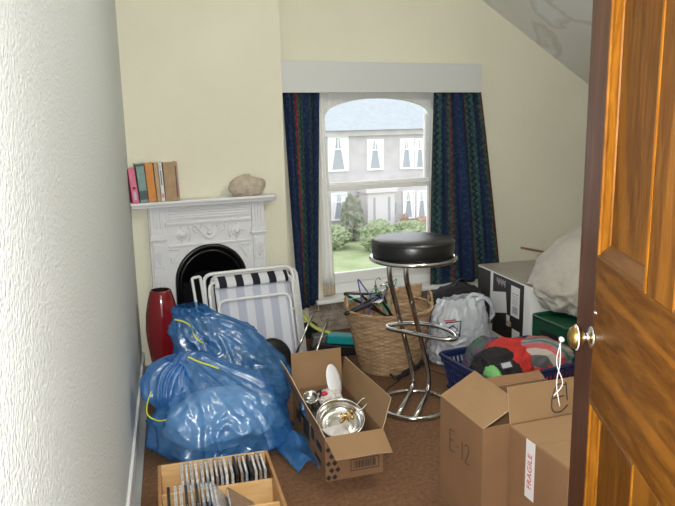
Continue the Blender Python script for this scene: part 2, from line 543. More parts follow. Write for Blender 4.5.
def sack(axis, radii, nth=150, nv=110, pleats=18, seed=0, crumple=0.05, neck_t=0.75, frill=None, squash=1.0):
    """gathered bag swept along an axis; axis points and (rx, ry) radii are sampled smoothly"""
    A = smooth_path(axis, sub=12)
    RR = smooth_path([(a, b_, 0) for a, b_ in radii], sub=12)
    n = len(A)
    bm = new_bm(); rings = []
    so = V((seed * 5.1, seed * 2.3, seed))
    for j in range(nv + 1):
        t = j / nv
        x = t * (n - 1); i = min(int(x), n - 2); f = x - i
        c = A[i].lerp(A[i + 1], f); rr = RR[i].lerp(RR[i + 1], f)
        near = max(0.0, 1 - abs(t - neck_t) / 0.45)
        rg = []
        for k in range(nth):
            th = 2 * PI * k / nth
            d = V((math.cos(th), math.sin(th), 0))
            pl = math.sin(th * pleats + 3 * noise.noise(d * 1.5 + so + V((0, 0, t * 2)))) * 0.13 * near * (1 + noise.noise(d * 3 + so))
            p0 = d * 1.7 + V((0, 0, t * 3.2)) + so
            w = V((noise.noise(p0 * 1.3), noise.noise(p0 * 1.3 + V((5, 5, 5))), noise.noise(p0 * 1.3 - V((5, 5, 5)))))
            cr = crumple * (ridged(p0 * 1.2 + w * 0.9, 4) - 0.9)
            big = 0.10 * noise.noise(d * 1.1 + V((0, 0, t * 2)) + so)
            s = 1 + pl + cr * (0.6 + 0.4 * (1 - near)) * 1.6 + big
            p = c + V((math.cos(th) * rr.x * s, math.sin(th) * rr.y * s, 0))
            p.z += 0.10 * rr.x * (noise.noise(p0 * 2.2) * 0.8)
            if p.z < 0.003:
                p.z = 0.003 + 0.001 * (noise.noise(p * 8) + 1)
            rg.append(bm.verts.new(p))
        rings.append(rg)
    for Aq, Bq in zip(rings, rings[1:]):
        for k in range(nth):
            bm.faces.new([Aq[k], Aq[(k + 1) % nth], Bq[(k + 1) % nth], Bq[k]])
    bm.faces.new(rings[0][::-1])
    return bm


def text_obj(s, size, m, parent, M, name='lettering', ext=0.0004):
    cu = bpy.data.curves.new('t', 'FONT'); cu.body = s; cu.size = size; cu.extrude = ext; cu.align_x = 'CENTER'; cu.align_y = 'CENTER'
    to = bpy.data.objects.new('t', cu); COL.objects.link(to)
    bpy.context.view_layer.update()
    me = bpy.data.meshes.new_from_object(to)
    bpy.data.objects.remove(to)
    me.name = name; me.materials.clear(); me.materials.append(MATS[m])
    o = bpy.data.objects.new(name, me); COL.objects.link(o)
    o.parent = parent
    o.matrix_local = M
    return o


def frame(o, x, y):
    """matrix whose local X and Y run along x and y, at origin o"""
    x = V(x).normalized(); y = V(y); y = (y - x * y.dot(x)).normalized(); z = x.cross(y)
    return Matrix(((x.x, y.x, z.x, o[0]), (x.y, y.y, z.y, o[1]), (x.z, y.z, z.z, o[2]), (0, 0, 0, 1)))


# ------------------------------------------------------------------ the room
def lwx(y):
    return 0.199 + (y - 2.479) * 0.1737


XR = 4.6
YB, YW = 4.0, 4.15          # chimney breast face, window wall face
ZC = 2.5
YN = 0.29                    # near wall, room side


def zs(x):
    return 2.200 - 0.57 * (x - 2.981)


XS = 2.981 + (2.200 - ZC) / 0.57
bm = new_bm(); bx(bm, -1.0, XR + 0.15, -1.2, 4.5, -0.08, 0)
struct(link('floor', bm, 'carpet'))
# left wall
bm = new_bm()
prism(bm, [(lwx(-1.2), -1.2, 0), (lwx(4.4), 4.4, 0), (lwx(4.4) - 0.12, 4.4, 0), (lwx(-1.2) - 0.12, -1.2, 0)], (0, 0, ZC))
struct(link('wall_left', bm, 'white_wall'))
# chimney breast with a fireplace recess
bm = new_bm()
xa, xb = lwx(4.0) - 0.03, 1.395
bx(bm, xa, 0.69, YB, 4.45, 0, 0.72)
bx(bm, 1.09, xb, YB, 4.45, 0, 0.72)
bx(bm, xa, xb, YB, 4.45, 0.72, ZC)
bx(bm, 0.69, 1.09, 4.30, 4.45, 0, 0.72)
struct(link('wall_chimney', bm, 'cream_wall'))
# window wall, its top following the sloping ceiling
bm = new_bm()
WX0, WX1, WZ0, WZ1 = 1.70, 2.625, 0.225, 1.62
T = (0, 0.14, 0)
prism(bm, [(xb, YW, 0), (WX0, YW, 0), (WX0, YW, ZC), (xb, YW, ZC)], T)
prism(bm, [(WX0, YW, 0), (WX1, YW, 0), (WX1, YW, WZ0), (WX0, YW, WZ0)], T)
prism(bm, [(WX0, YW, WZ1), (WX1, YW, WZ1), (WX1, YW, zs(WX1)), (XS, YW, ZC), (WX0, YW, ZC)], T)
prism(bm, [(WX1, YW, 0), (XR, YW, 0), (XR, YW, zs(XR)), (WX1, YW, zs(WX1))], T)
struct(link('wall_window', bm, 'cream_wall'))
bm = new_bm(); bx(bm, XR, XR + 0.12, YN - 0.14, 4.45, 0, zs(XR))
struct(link('wall_right', bm, 'cream_wall'))
# near wall beside and over the doorway
bm = new_bm()
prism(bm, [(0.585, YN, 0), (XR, YN, 0), (XR, YN, zs(XR)), (XS, YN, ZC), (0.585, YN, ZC)], (0, -0.14, 0))
prism(bm, [(lwx(YN), YN, 2.06), (0.585, YN, 2.06), (0.585, YN, ZC), (lwx(YN), YN, ZC)], (0, -0.14, 0))
struct(link('wall_near', bm, 'cream_wall'))
# ceilings
bm = new_bm(); prism(bm, [(-0.7, YN - 0.14, ZC), (XS, YN - 0.14, ZC), (XS, 4.45, ZC), (-0.7, 4.45, ZC)], (0, 0, 0.08))
struct(link('ceiling', bm, 'ceiling_paper'))
bm = new_bm(); prism(bm, [(XS, YN - 0.14, ZC), (XR + 0.12, YN - 0.14, zs(XR + 0.12)), (XR + 0.12, 4.45, zs(XR + 0.12)), (XS, 4.45, ZC)], (0, 0, 0.08))
struct(link('ceiling', bm, 'stained_ceiling'))
# skirting on the left wall: white board, dark gap strip at the carpet
bm = new_bm()
prism(bm, [(lwx(0.2) + 0.001, 0.2, 0.03), (lwx(3.99) + 0.001, 3.99, 0.03), (lwx(3.99) + 0.014, 3.985, 0.03), (lwx(0.2) + 0.014, 0.2, 0.03)], (0, 0, 0.07))
struct(link('baseboard_left', bm, 'white_paint', bevel=0.004))
bm = new_bm()
prism(bm, [(lwx(0.2) + 0.001, 0.2, 0.0), (lwx(3.99) + 0.001, 3.99, 0.0), (lwx(3.99) + 0.04, 3.98, 0.0), (lwx(0.2) + 0.04, 0.2, 0.0)], (0, 0, 0.012))
struct(link('trim_1', bm, 'skirting_grey'))
# bare stonework under the window
bm = new_bm()
rnd = random.Random(3)
z = 0.004
while z < 0.19:
    h = rnd.uniform(0.03, 0.05); x = 1.58
    while x < 2.55:
        w = rnd.uniform(0.07, 0.16)
        vs = bx(bm, x + 0.003, min(x + w, 2.58) - 0.003, YW - 0.012 - rnd.random() * 0.012, YW - 0.001, z, min(z + h, 0.215) - 0.004)
        for v in vs:
            v.co.x += rnd.uniform(-0.004, 0.004); v.co.z += rnd.uniform(-0.003, 0.003)
        x += w
    z += h
struct(link('trim_2', bm, 'stone_wall', bevel=0.004))

# ------------------------------------------------------------------ sash window
win = struct_empty('window_1', (0, 0, 0))
YF = 4.20


def arch_fill(bm, x0, x1, zt, z_spring, z_top, y0, y1, n=20, jamb=0.0):
    """board whose lower edge is a flat arch between x0+jamb and x1-jamb"""
    a, b_ = x0 + jamb, x1 - jamb
    prev = None
    if jamb:
        bx(bm, x0, a, y0, y1, z_spring, zt); bx(bm, b_, x1, y0, y1, z_spring, zt)
    for i in range(n + 1):
        u = i / n; x = a + (b_ - a) * u
        zz = z_spring + (z_top - z_spring) * (1 - (2 * u - 1) ** 2) ** 0.5 * 1.0
        if prev:
            prism(bm, [(prev[0], y0, prev[1]), (x, y0, zz), (x, y0, zt), (prev[0], y0, zt)], (0, y1 - y0, 0))
        prev = (x, zz)


bm = new_bm()
arch_fill(bm, WX0, WX1, WZ1, 1.44, 1.565, YF - 0.02, YF + 0.06, jamb=0.035)
bx(bm, WX0, WX0 + 0.045, YF - 0.02, YF + 0.10, 0.25, 1.44)
bx(bm, WX1 - 0.035, WX1, YF - 0.02, YF + 0.09, 0.25, 1.44)
bx(bm, WX0, WX1, YF - 0.02, YF + 0.10, 0.25, 0.315)
link('window_frame', bm, 'white_paint', win, bevel=0.003)
SX0, SX1 = WX0 + 0.045, WX1 - 0.035
bm = new_bm()
bx(bm, SX0, SX0 + 0.03, YF + 0.01, YF + 0.045, 0.315, 1.0)
bx(bm, SX1 - 0.035, SX1, YF + 0.01, YF + 0.045, 0.315, 1.0)
bx(bm, SX0, SX1, YF + 0.005, YF + 0.045, 0.317, 0.385)
bx(bm, SX0, SX1, YF + 0.005, YF + 0.045, 0.955, 0.985)
link('lower_sash', bm, 'white_paint', win, bevel=0.003)
bm = new_bm()
bx(bm, SX0, SX0 + 0.03, YF + 0.055, YF + 0.09, 0.96, 1.46)
bx(bm, SX1 - 0.035, SX1, YF + 0.055, YF + 0.09, 0.96, 1.46)
bx(bm, SX0, SX1, YF + 0.046, YF + 0.09, 0.965, 1.005)
link('upper_sash', bm, 'white_paint', win, bevel=0.003)
for z0_, z1_, yy in ((0.385, 0.955, YF + 0.03), (1.005, 1.60, YF + 0.075)):
    bm = new_bm(); bx(bm, SX0 + 0.002, SX1 - 0.002, yy, yy + 0.004, z0_, z1_)
    link('glass', bm, 'window_glass', win)
bm = new_bm(); bx(bm, WX0 - 0.09, WX1 + 0.09, YW - 0.10, YF + 0.02, 0.222, 0.248)
link('sill', bm, 'white_paint', win, bevel=0.005)
# pelmet box
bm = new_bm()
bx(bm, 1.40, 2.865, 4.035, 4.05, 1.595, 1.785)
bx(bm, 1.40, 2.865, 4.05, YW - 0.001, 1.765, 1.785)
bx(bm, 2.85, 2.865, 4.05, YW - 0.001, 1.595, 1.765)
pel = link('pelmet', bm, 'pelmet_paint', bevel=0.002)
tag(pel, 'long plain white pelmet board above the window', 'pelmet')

# ------------------------------------------------------------------ curtains


def curtain(name, label, x0t, x1t, x0b, x1b, zt, zb, y, amp, folds, mname, uoff=0, zb2=None, th=0.002, group=None, ybow=0.0, cat='curtain'):
    W = (x1t - x0t) * 1.9
    zb2 = zb if zb2 is None else zb2

    def fn(u, v):
        s = v ** 0.9
        x = (x0t + (x1t - x0t) * u) * (1 - s) + (x0b + (x1b - x0b) * u) * s
        zz = zt + ((zb + (zb2 - zb) * u) - zt) * v
        ph = u * folds * 2 * PI + 0.8 * math.sin(v * 2.5 + u * 5)
        yy = y + amp * math.sin(ph) * (0.75 + 0.4 * math.sin(v * 3 + u * 9)) - ybow * v
        x += 0.35 * amp * math.cos(ph) * 0.5
        return (x, yy, zz)
    bm = sheet(fn, 120, 50, lambda u, v: (u * W + uoff, v * 1.4))
    o = link(name, bm, mname, None, smooth=True, recalc=False)
    solid(o, th)
    return tag(o, label, cat, group)


curtain('curtain', 'navy patterned curtain with red stripes on the left side of the window', 1.415, 1.672, 1.49, 1.63, 1.76, 0.19, 4.085, 0.017, 4, 'curtain_cloth', -0.05, 0.23)
curtain('curtain', 'navy patterned curtain with red stripes on the right side of the window', 2.515, 2.855, 2.50, 3.11, 1.76, 0.20, 4.085, 0.020, 5, 'curtain_cloth', 0.13, 0.27)
net = thing('net_curtain', 'narrow white net curtain beside the left blue curtain, with a beige hem', 'net curtain')
for nm, z1, z0, mm in (('drape', 1.74, 0.33, 'net_cloth'), ('hem', 0.33, 0.262, 'net_hem')):
    def fn(u, v, z1=z1, z0=z0):
        zz = z1 + (z0 - z1) * v
        k = (1.6 - zz) / 1.35
        w = 0.045 + 0.045 * k
        return (1.672 + w * u + 0.015 * k, 4.128 + 0.007 * math.sin(u * 6 * PI + 1), zz)
    o = link(nm, sheet(fn, 40, 20), mm, net, smooth=True, recalc=False); solid(o, 0.0012)

# ------------------------------------------------------------------ panelled door, standing open
ang = math.atan2(0.872, 0.489)
DX = (0.955 - 0.84 * 0.489, 1.007 - 0.84 * 0.872)
door = struct_empty('door_1', (DX[0], DX[1], 0), ang)     # local x: hinge -> free edge, local +y: face seen
DW, DH, DT = 0.84, 2.0, 0.04
S = 0.12
for i, (x0, x1, mm) in enumerate(((0, S, 'oak_stile'), (DW - S, DW, 'oak_stile'))):
    bm = new_bm(); bx(bm, x0, x1, -DT, 0, 0.01, DH); link('stile', bm, mm, door, bevel=0.003)
rails = ((0.01, 0.24), (0.907, 1.17), (1.86, DH))
for z0, z1 in rails:
    bm = new_bm(); bx(bm, S + 0.0005, DW - S - 0.0005, -DT + 0.0003, -0.0003, z0, z1); link('rail', bm, 'oak_rail', door, bevel=0.001)
cells = []
mid = (DW - S - 0.25 - 0.10, DW - S - 0.25)
for z0, z1 in ((0.24, 0.907), (1.17, 1.86)):
    bm = new_bm(); bx(bm, mid[0], mid[1], -DT + 0.0003, -0.0003, z0 + 0.0005, z1 - 0.0005); link('muntin', bm, 'oak_upright', door, bevel=0.001)
    cells += [(S, mid[0], z0, z1), (mid[1], DW - S, z0, z1)]
for x0, x1, z0, z1 in cells:
    bm = new_bm(); bx(bm, x0 + 0.0005, x1 - 0.0005, -DT + 0.012, -0.014, z0 + 0.0005, z1 - 0.0005)
    link('panel', bm, 'oak_upright', door)
    # moulding frame: stepped bead round the panel, mitred
    prof = [(0.0, 0.0), (0.0, 0.0008), (0.004, 0.0015), (0.008, 0.0008), (0.0095, -0.002), (0.016, -0.004), (0.024, -0.0095), (0.029, -0.0115), (0.030, -0.014)]
    for sgn in (1,):
        for side in range(4):
            bm = new_bm()
            c = [(x0, z0), (x1, z0), (x1, z1), (x0, z1)]
            a, b_ = V(c[side]), V(c[(side + 1) % 4])
            d = (b_ - a).normalized(); nn = V((-d.y, d.x))
            r1 = []; r2 = []
            for w, h in prof:
                p = a + nn * w + d * w; q = b_ + nn * w - d * w
                r1.append(bm.verts.new((p.x, h, p.y))); r2.append(bm.verts.new((q.x, h, q.y)))
            for k in range(len(prof) - 1):
                bm.faces.new([r1[k], r2[k], r2[k + 1], r1[k + 1]])
            p1 = bm.verts.new((a.x, -0.014, a.y)); p2 = bm.verts.new((b_.x, -0.014, b_.y))
            bm.faces.new([r1[0], p1, p2, r2[0]]); bm.faces.new([r1[-1], r2[-1], p2, p1])
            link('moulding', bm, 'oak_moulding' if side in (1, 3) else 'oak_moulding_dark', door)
# knob on both faces
KZ, KX = 1.022, DW - 0.115
My = Matrix.Translation((KX, 0, KZ)) @ Matrix.Rotation(R(-90), 4, 'X')
Myn = Matrix.Translation((KX, -DT, KZ)) @ Matrix.Rotation(R(90), 4, 'X')
for M_ in (My, Myn):
    bm = new_bm(); lathe(bm, [(0, 0.0), (0.021, 0.0), (0.021, 0.002), (0.017, 0.005), (0.009, 0.006), (0.008, 0.013), (0.010, 0.016), (0.0, 0.016)], 28, M=M_)
    rose = link('knob_rose', bm, 'steel', door, smooth=True)
    bm = new_bm(); lathe(bm, [(0, 0.014), (0.009, 0.015), (0.017, 0.019), (0.0215, 0.026), (0.0215, 0.032), (0.018, 0.038), (0.010, 0.042), (0, 0.043)], 32, M=M_)
    k = link('knob', bm, 'brass', door, smooth=True); k['label'] = 'round aged brass knob'
# hinges
for z in (0.25, 1.7):
    bm = new_bm(); tube(bm, [(-0.006, 0.003, z), (-0.006, 0.003, z + 0.09)], 0.006); link('hinge', bm, 'brass', door)
# keyhole escutcheon above the rose
bm = new_bm(); lathe(bm, [(0, 0), (0.004, 0), (0.004, 0.0015), (0, 0.0015)], 12, M=Matrix.Translation((KX - 0.01, 0, KZ + 0.05)) @ Matrix.Rotation(R(-90), 4, 'X')); link('escutcheon', bm, 'steel', door)
# door frame post on the hinge side
bm = new_bm(); bx(bm, 0.572, 0.64, YN + 0.0005, YN + 0.015, 0, 2.12); struct(link('trim_3', bm, 'white_paint'))

# white string knotted round the knob
ux, uy = 0.489, 0.872
fn_ = V((-uy, ux, 0))
kp = V((DX[0] + KX * ux, DX[1] + KX * uy, KZ)) + fn_ * 0.046
st = thing('string', 'white string tied round the brass door knob, two ends hanging', 'string', tuple(kp))
bm = new_bm()
ring = []
for i in range(24):
    a = 2 * PI * i / 24
    ring.append(V((ux, uy, 0)) * 0.0225 * math.cos(a) + V((0, 0, 0.0225 * math.sin(a))) - fn_ * 0.0175)
tube(bm, ring, 0.0015, 6, closed=True)
link('loop', bm, 'string', st, smooth=True)
bm = new_bm()
bmesh.ops.create_icosphere(bm, subdivisions=3, radius=0.005)
for v in bm.verts:
    v.co = v.co * (1 + 0.35 * noise.noise(v.co * 200)) + V((0, 0, -0.004)) + fn_ * 0.008
link('knot', bm, 'string', st, smooth=True)
for s, L in ((-1, 0.135), (1, 0.115)):
    bm = new_bm()
    P = [fn_ * 0.010 + V((0, 0, -0.01)), fn_ * (0.012 + 0.003 * s) + V((0, 0, -0.05)), fn_ * (0.008 - 0.004 * s) + V((0.002 * s, 0, -0.09)), fn_ * (0.012 + 0.006 * s) + V((0, 0, -L))]
    tube(bm, smooth_path(P), 0.0010, 6)
    link('strand', bm, 'string', st, smooth=True)

# ------------------------------------------------------------------ cast iron fireplace
fp = thing('fireplace', 'white painted cast iron fireplace with relief ornament and black arched opening', 'fireplace', (0.895, 3.96, 0))
FX = 0.895; FY = 3.96


def L(x, y, z):
    return (x - FX, y - FY, z)


hw = 0.345
# surround plate with arched opening
bm = new_bm()
n = 28; aw = 0.205; zsp = 0.50; zt = 0.705
y0, y1 = 0.0, 0.038
bx(bm, -hw, -aw, y0, y1, 0, 0.955); bx(bm, aw, hw, y0, y1, 0, 0.955)
prev = None
for i in range(n + 1):
    a = PI - PI * i / n
    x = aw * math.cos(a); zz = zsp + (zt - zsp) * math.sin(a)
    if prev:
        prism(bm, [(prev[0], y0, prev[1]), (x, y0, zz), (x, y0, 0.955), (prev[0], y0, 0.955)], (0, y1 - y0, 0))
    prev = (x, zz)
link('surround', bm, 'gloss_white', fp)
# pilasters
for s in (-1, 1):
    bm = new_bm()
    c = s * (hw - 0.045)
    bx(bm, c - 0.045, c + 0.045, -0.018, 0.001, 0, 0.14)
    bx(bm, c - 0.036, c + 0.036, -0.012, 0.001, 0.14, 0.76)
    bx(bm, c - 0.05, c + 0.05, -0.028, 0.001, 0.76, 0.775)
    bx(bm, c - 0.044, c + 0.044, -0.022, 0.001, 0.775, 0.80)
    bx(bm, c - 0.040, c + 0.040, -0.018, 0.001, 0.80, 0.955)
    for k in (-1, 0, 1):
        bx(bm, c + k * 0.018 - 0.005, c + k * 0.018 + 0.005, -0.026, -0.017, 0.83, 0.945)
        bx(bm, c + k * 0.02 - 0.005, c + k * 0.02 + 0.005, -0.017, -0.011, 0.18, 0.56)
    bx(bm, c - 0.028, c + 0.028, -0.018, -0.011, 0.60, 0.735)
    pil = link('pilaster', bm, 'gloss_white', fp, bevel=0.003)
    bm = new_bm()
    for q in range(7):
        a = PI * q / 6
        tube(bm, smooth_path([(c, -0.018, 0.62), (c + 0.012 * math.cos(a), -0.022, 0.655), (c + 0.022 * math.cos(a), -0.018, 0.66 + 0.05 * math.sin(a))], sub=4), 0.003, 6)
    link('relief', bm, 'gloss_white', fp, smooth=True)
# reeded frieze and ornament band
bm = new_bm()
bx(bm, -0.245, 0.245, -0.008, 0.001, 0.87, 0.955)
for k in range(5):
    bx(bm, -0.235, 0.235, -0.016, -0.007, 0.878 + k * 0.015, 0.887 + k * 0.015)
bx(bm, -0.255, 0.255, -0.016, 0.001, 0.845, 0.862)
bx(bm, -0.245, 0.245, -0.010, 0.001, 0.715, 0.727)
link('frieze', bm, 'gloss_white', fp, bevel=0.002)
for s in (-1, 1):
    bm = new_bm()
    lathe(bm, [(0, 0.02), (0.012, 0.018), (0.02, 0.010), (0.024, 0.004), (0.03, 0.008), (0.034, 0.001), (0.034, -0.002)], 28, M=Matrix.Translation((s * 0.165, 0, 0.785)) @ Matrix.Rotation(R(90), 4, 'X'))
    for a in range(4):
        aa = PI / 2 * a
        tube(bm, [(s * 0.165 + 0.036 * math.cos(aa), -0.004, 0.785 + 0.036 * math.sin(aa)), (s * 0.165 + 0.05 * math.cos(aa), -0.003, 0.785 + 0.05 * math.sin(aa))], 0.004, 6)
    link('roundel', bm, 'gloss_white', fp, smooth=True)
bm = new_bm()
for s in (-1, 1):
    tube(bm, smooth_path([(0, -0.006, 0.75), (s * 0.03, -0.008, 0.765), (s * 0.055, -0.008, 0.80), (s * 0.085, -0.006, 0.835), (s * 0.095, -0.004, 0.81), (s * 0.075, -0.004, 0.79)]), 0.0045, 8)
    tube(bm, smooth_path([(0, -0.006, 0.80), (s * 0.02, -0.008, 0.825), (s * 0.045, -0.008, 0.83), (s * 0.05, -0.006, 0.815)]), 0.004, 8)
    tube(bm, [(s * 0.125, -0.004, 0.83), (s * 0.11, -0.004, 0.79), (s * 0.125, -0.004, 0.745)], 0.003, 6)
lathe(bm, [(0, 0.014), (0.012, 0.010), (0.016, 0.0)], 16, M=Matrix.Translation((0, 0, 0.785)) @ Matrix.Rotation(R(90), 4, 'X'))
link('swag', bm, 'gloss_white', fp, smooth=True)
for s in (-1, 1):
    bm = new_bm()
    tube(bm, smooth_path([(s * 0.24, -0.004, 0.70), (s * 0.18, -0.006, 0.695), (s * 0.20, -0.006, 0.66), (s * 0.225, -0.006, 0.62), (s * 0.235, -0.004, 0.66)]), 0.004, 8)
    link('spandrel', bm, 'gloss_white', fp, smooth=True)
# black arch ring and hood
bm = new_bm()
P = [(-aw - 0.0, -0.006, 0.0)] + [(aw * math.cos(PI - PI * i / 24), -0.006, zsp + (zt - zsp) * math.sin(PI * i / 24)) for i in range(25)] + [(aw, -0.006, 0.0)]
tube(bm, P, 0.013, 8)
P2 = [(p[0] * 0.9, 0.012, p[2] * 0.955) for p in P]
tube(bm, P2, 0.010, 8)
link('arch_ring', bm, 'black_iron', fp, smooth=True)


def hood(u, v):
    a = PI - PI * u
    k = 1 - v
    x = aw * 0.99 * math.cos(a) * (0.55 + 0.45 * k)
    zz = zsp + (zt - zsp) * 0.97 * math.sin(a) * (0.35 + 0.65 * k) - 0.05 * v
    return (x, 0.02 + 0.24 * v * 0.5 + 0.05 * v, zz)


o = link('hood', sheet(hood, 32, 8), 'black_iron', fp, smooth=True, recalc=False); solid(o, 0.006)
bm = new_bm()
bx(bm, -0.19, 0.19, 0.24, 0.25, 0.0, 0.68)
bx(bm, -0.19, -0.18, 0.045, 0.24, 0.0, 0.62); bx(bm, 0.18, 0.19, 0.045, 0.24, 0.0, 0.62)
link('firebox', bm, 'black_iron', fp)
bm = new_bm()
for k in range(9):
    x = -0.15 + k * 0.0375
    tube(bm, [(x, 0.07, 0.08), (x, 0.06, 0.22)], 0.006, 6)
tube(bm, [(-0.17, 0.06, 0.22), (0.17, 0.06, 0.22)], 0.008, 8); tube(bm, [(-0.17, 0.07, 0.08), (0.17, 0.07, 0.08)], 0.008, 8)
link('grate', bm, 'black_iron', fp)
# mantel shelf
bm = new_bm()
xl = lwx(3.9) + 0.012 - FX
xr = 1.31 - FX
P = [(xl + 0.0, 0.036, 0), (xl - 0.012, -0.09, 0), (xr - 0.03, -0.09, 0), (xr - 0.008, -0.078, 0), (xr, -0.05, 0), (xr, 0.036, 0)]
prism(bm, [(x, y, 0.975) for x, y, _ in P], (0, 0, 0.018))
prism(bm, [(x * 0.985, y * 0.8, 0.957) for x, y, _ in P], (0, 0, 0.018))
link('mantel_shelf', bm, 'gloss_white', fp, bevel=0.005)

# ------------------------------------------------------------------ things on the mantel shelf
ZM = 0.9935


def book(name, label, x, w, h, d, lean, cover, cat='book', extras=(), spine_y=3.885, pages=True, group='books on the mantel shelf'):
    t = thing(name, label, cat, (x, spine_y, ZM), 0, group)
    t.rotation_euler = (0, lean, 0)
    bm = new_bm()
    bx(bm, 0, w, 0, 0.0025, 0, h)
    bx(bm, 0, 0.002, 0, d, 0, h); bx(bm, w - 0.002, w, 0, d, 0, h)
    link('cover', bm, cover, t, bevel=0.0008)
    bm = new_bm(); bx(bm, 0.0022, w - 0.0022, 0.0027, d - 0.003, 0.002, h - 0.003); link('page_block', bm, 'paper_edge', t)
    for nm, z0, z1, x0, x1, mm in extras:
        bm = new_bm(); bx(bm, w * x0, w * x1, -0.0008, 0.0, h * z0, h * z1); link(nm, bm, mm, t)
    return t


book('book', 'pink book, leftmost and shortest in the row on the mantel shelf', 0.462, 0.036, 0.190, 0.10, R(-4.5), 'pink_cover', extras=(('spine_text', 0.55, 0.88, 0.35, 0.65, 'rose_label'), ('spine_emblem', 0.40, 0.46, 0.35, 0.7, 'print_black'), ('spine_title', 0.08, 0.33, 0.3, 0.7, 'lilac_cover')))
book('book', 'grey-green book with a dark band low on its spine, beside the pink book', 0.503, 0.044, 0.215, 0.10, R(-3.5), 'teal_cover', extras=(('spine_band', 0.07, 0.30, 0.02, 0.98, 'dark_green_cover'), ('spine_stripe', 0.93, 0.985, 0.02, 0.98, 'dark_green_cover')))
book('book', 'orange book standing on the mantel shelf', 0.549, 0.044, 0.216, 0.10, R(-3), 'orange_cover', extras=(('spine_emblem', 0.05, 0.09, 0.4, 0.62, 'rose_label'),))
book('book', 'plain tan book between the orange book and the white-spined book', 0.596, 0.022, 0.217, 0.10, R(-2.5), 'tan_cover')
book('book', 'thin white-spined book with blue and red lettering on the mantel shelf', 0.620, 0.020, 0.216, 0.10, R(-2.2), 'paper_white', extras=(('spine_title', 0.42, 0.80, 0.35, 0.6, 'dark_green_cover'), ('spine_label', 0.10, 0.2, 0.2, 0.8, 'rose_label'), ('spine_top', 0.84, 0.95, 0.25, 0.75, 'lilac_cover')))
bt = book('book', 'thick brown paper covered book at the right end of the row', 0.643, 0.080, 0.216, 0.12, R(-1.5), 'kraft_cover', extras=(('spine_strip', 0.0, 1.0, 0.93, 0.99, 'rose_label'), ('spine_dark_strip', 0.08, 0.9, 0.80, 0.88, 'dark_green_cover')))  # dark strip runs up the right part of the brown spine

bm = new_bm()
bmesh.ops.create_icosphere(bm, subdivisions=5, radius=1)
for v in bm.verts:
    d = v.co.normalized()
    zz = max(-0.75, d.z)
    k = 1 + 0.22 * noise.noise(d * 1.1 + V((4.3, 2, 8))) + 0.03 * noise.noise(d * 5) + 0.012 * noise.noise(d * 14)
    v.co = V((d.x * 0.113 * k, d.y * 0.055 * k, zz * 0.064 * k * (1.15 if d.x < 0.2 else 1.0)))
mz = min(v.co.z for v in bm.verts)
for v in bm.verts:
    v.co.z = max(v.co.z, mz * 0.9)
mz = min(v.co.z for v in bm.verts)
for v in bm.verts:
    v.co.z -= mz
o = link('stone', bm, 'rock', smooth=True, loc=(1.12, 3.91, ZM))
tag(o, 'rough beige stone lying on the right end of the mantel shelf', 'stone')

# ------------------------------------------------------------------ red vase
t = thing('vase', 'tall glossy dark red vase on the floor in the left corner', 'vase', (0.552, 3.72, 0))
bm = new_bm()
lathe(bm, [(0, 0), (0.050, 0), (0.053, 0.004), (0.060, 0.05), (0.078, 0.15), (0.090, 0.25), (0.093, 0.31), (0.086, 0.40), (0.072, 0.47), (0.058, 0.52), (0.054, 0.528), (0.050, 0.528), (0.053, 0.52), (0.066, 0.47), (0.08, 0.40)], 64)
link('body', bm, 'red_glaze', t, smooth=True)
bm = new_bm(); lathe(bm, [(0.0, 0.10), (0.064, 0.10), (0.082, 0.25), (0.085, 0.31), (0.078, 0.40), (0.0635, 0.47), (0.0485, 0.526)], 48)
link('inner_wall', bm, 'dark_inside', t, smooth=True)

# ------------------------------------------------------------------ folded garden chairs leaning on the fireplace


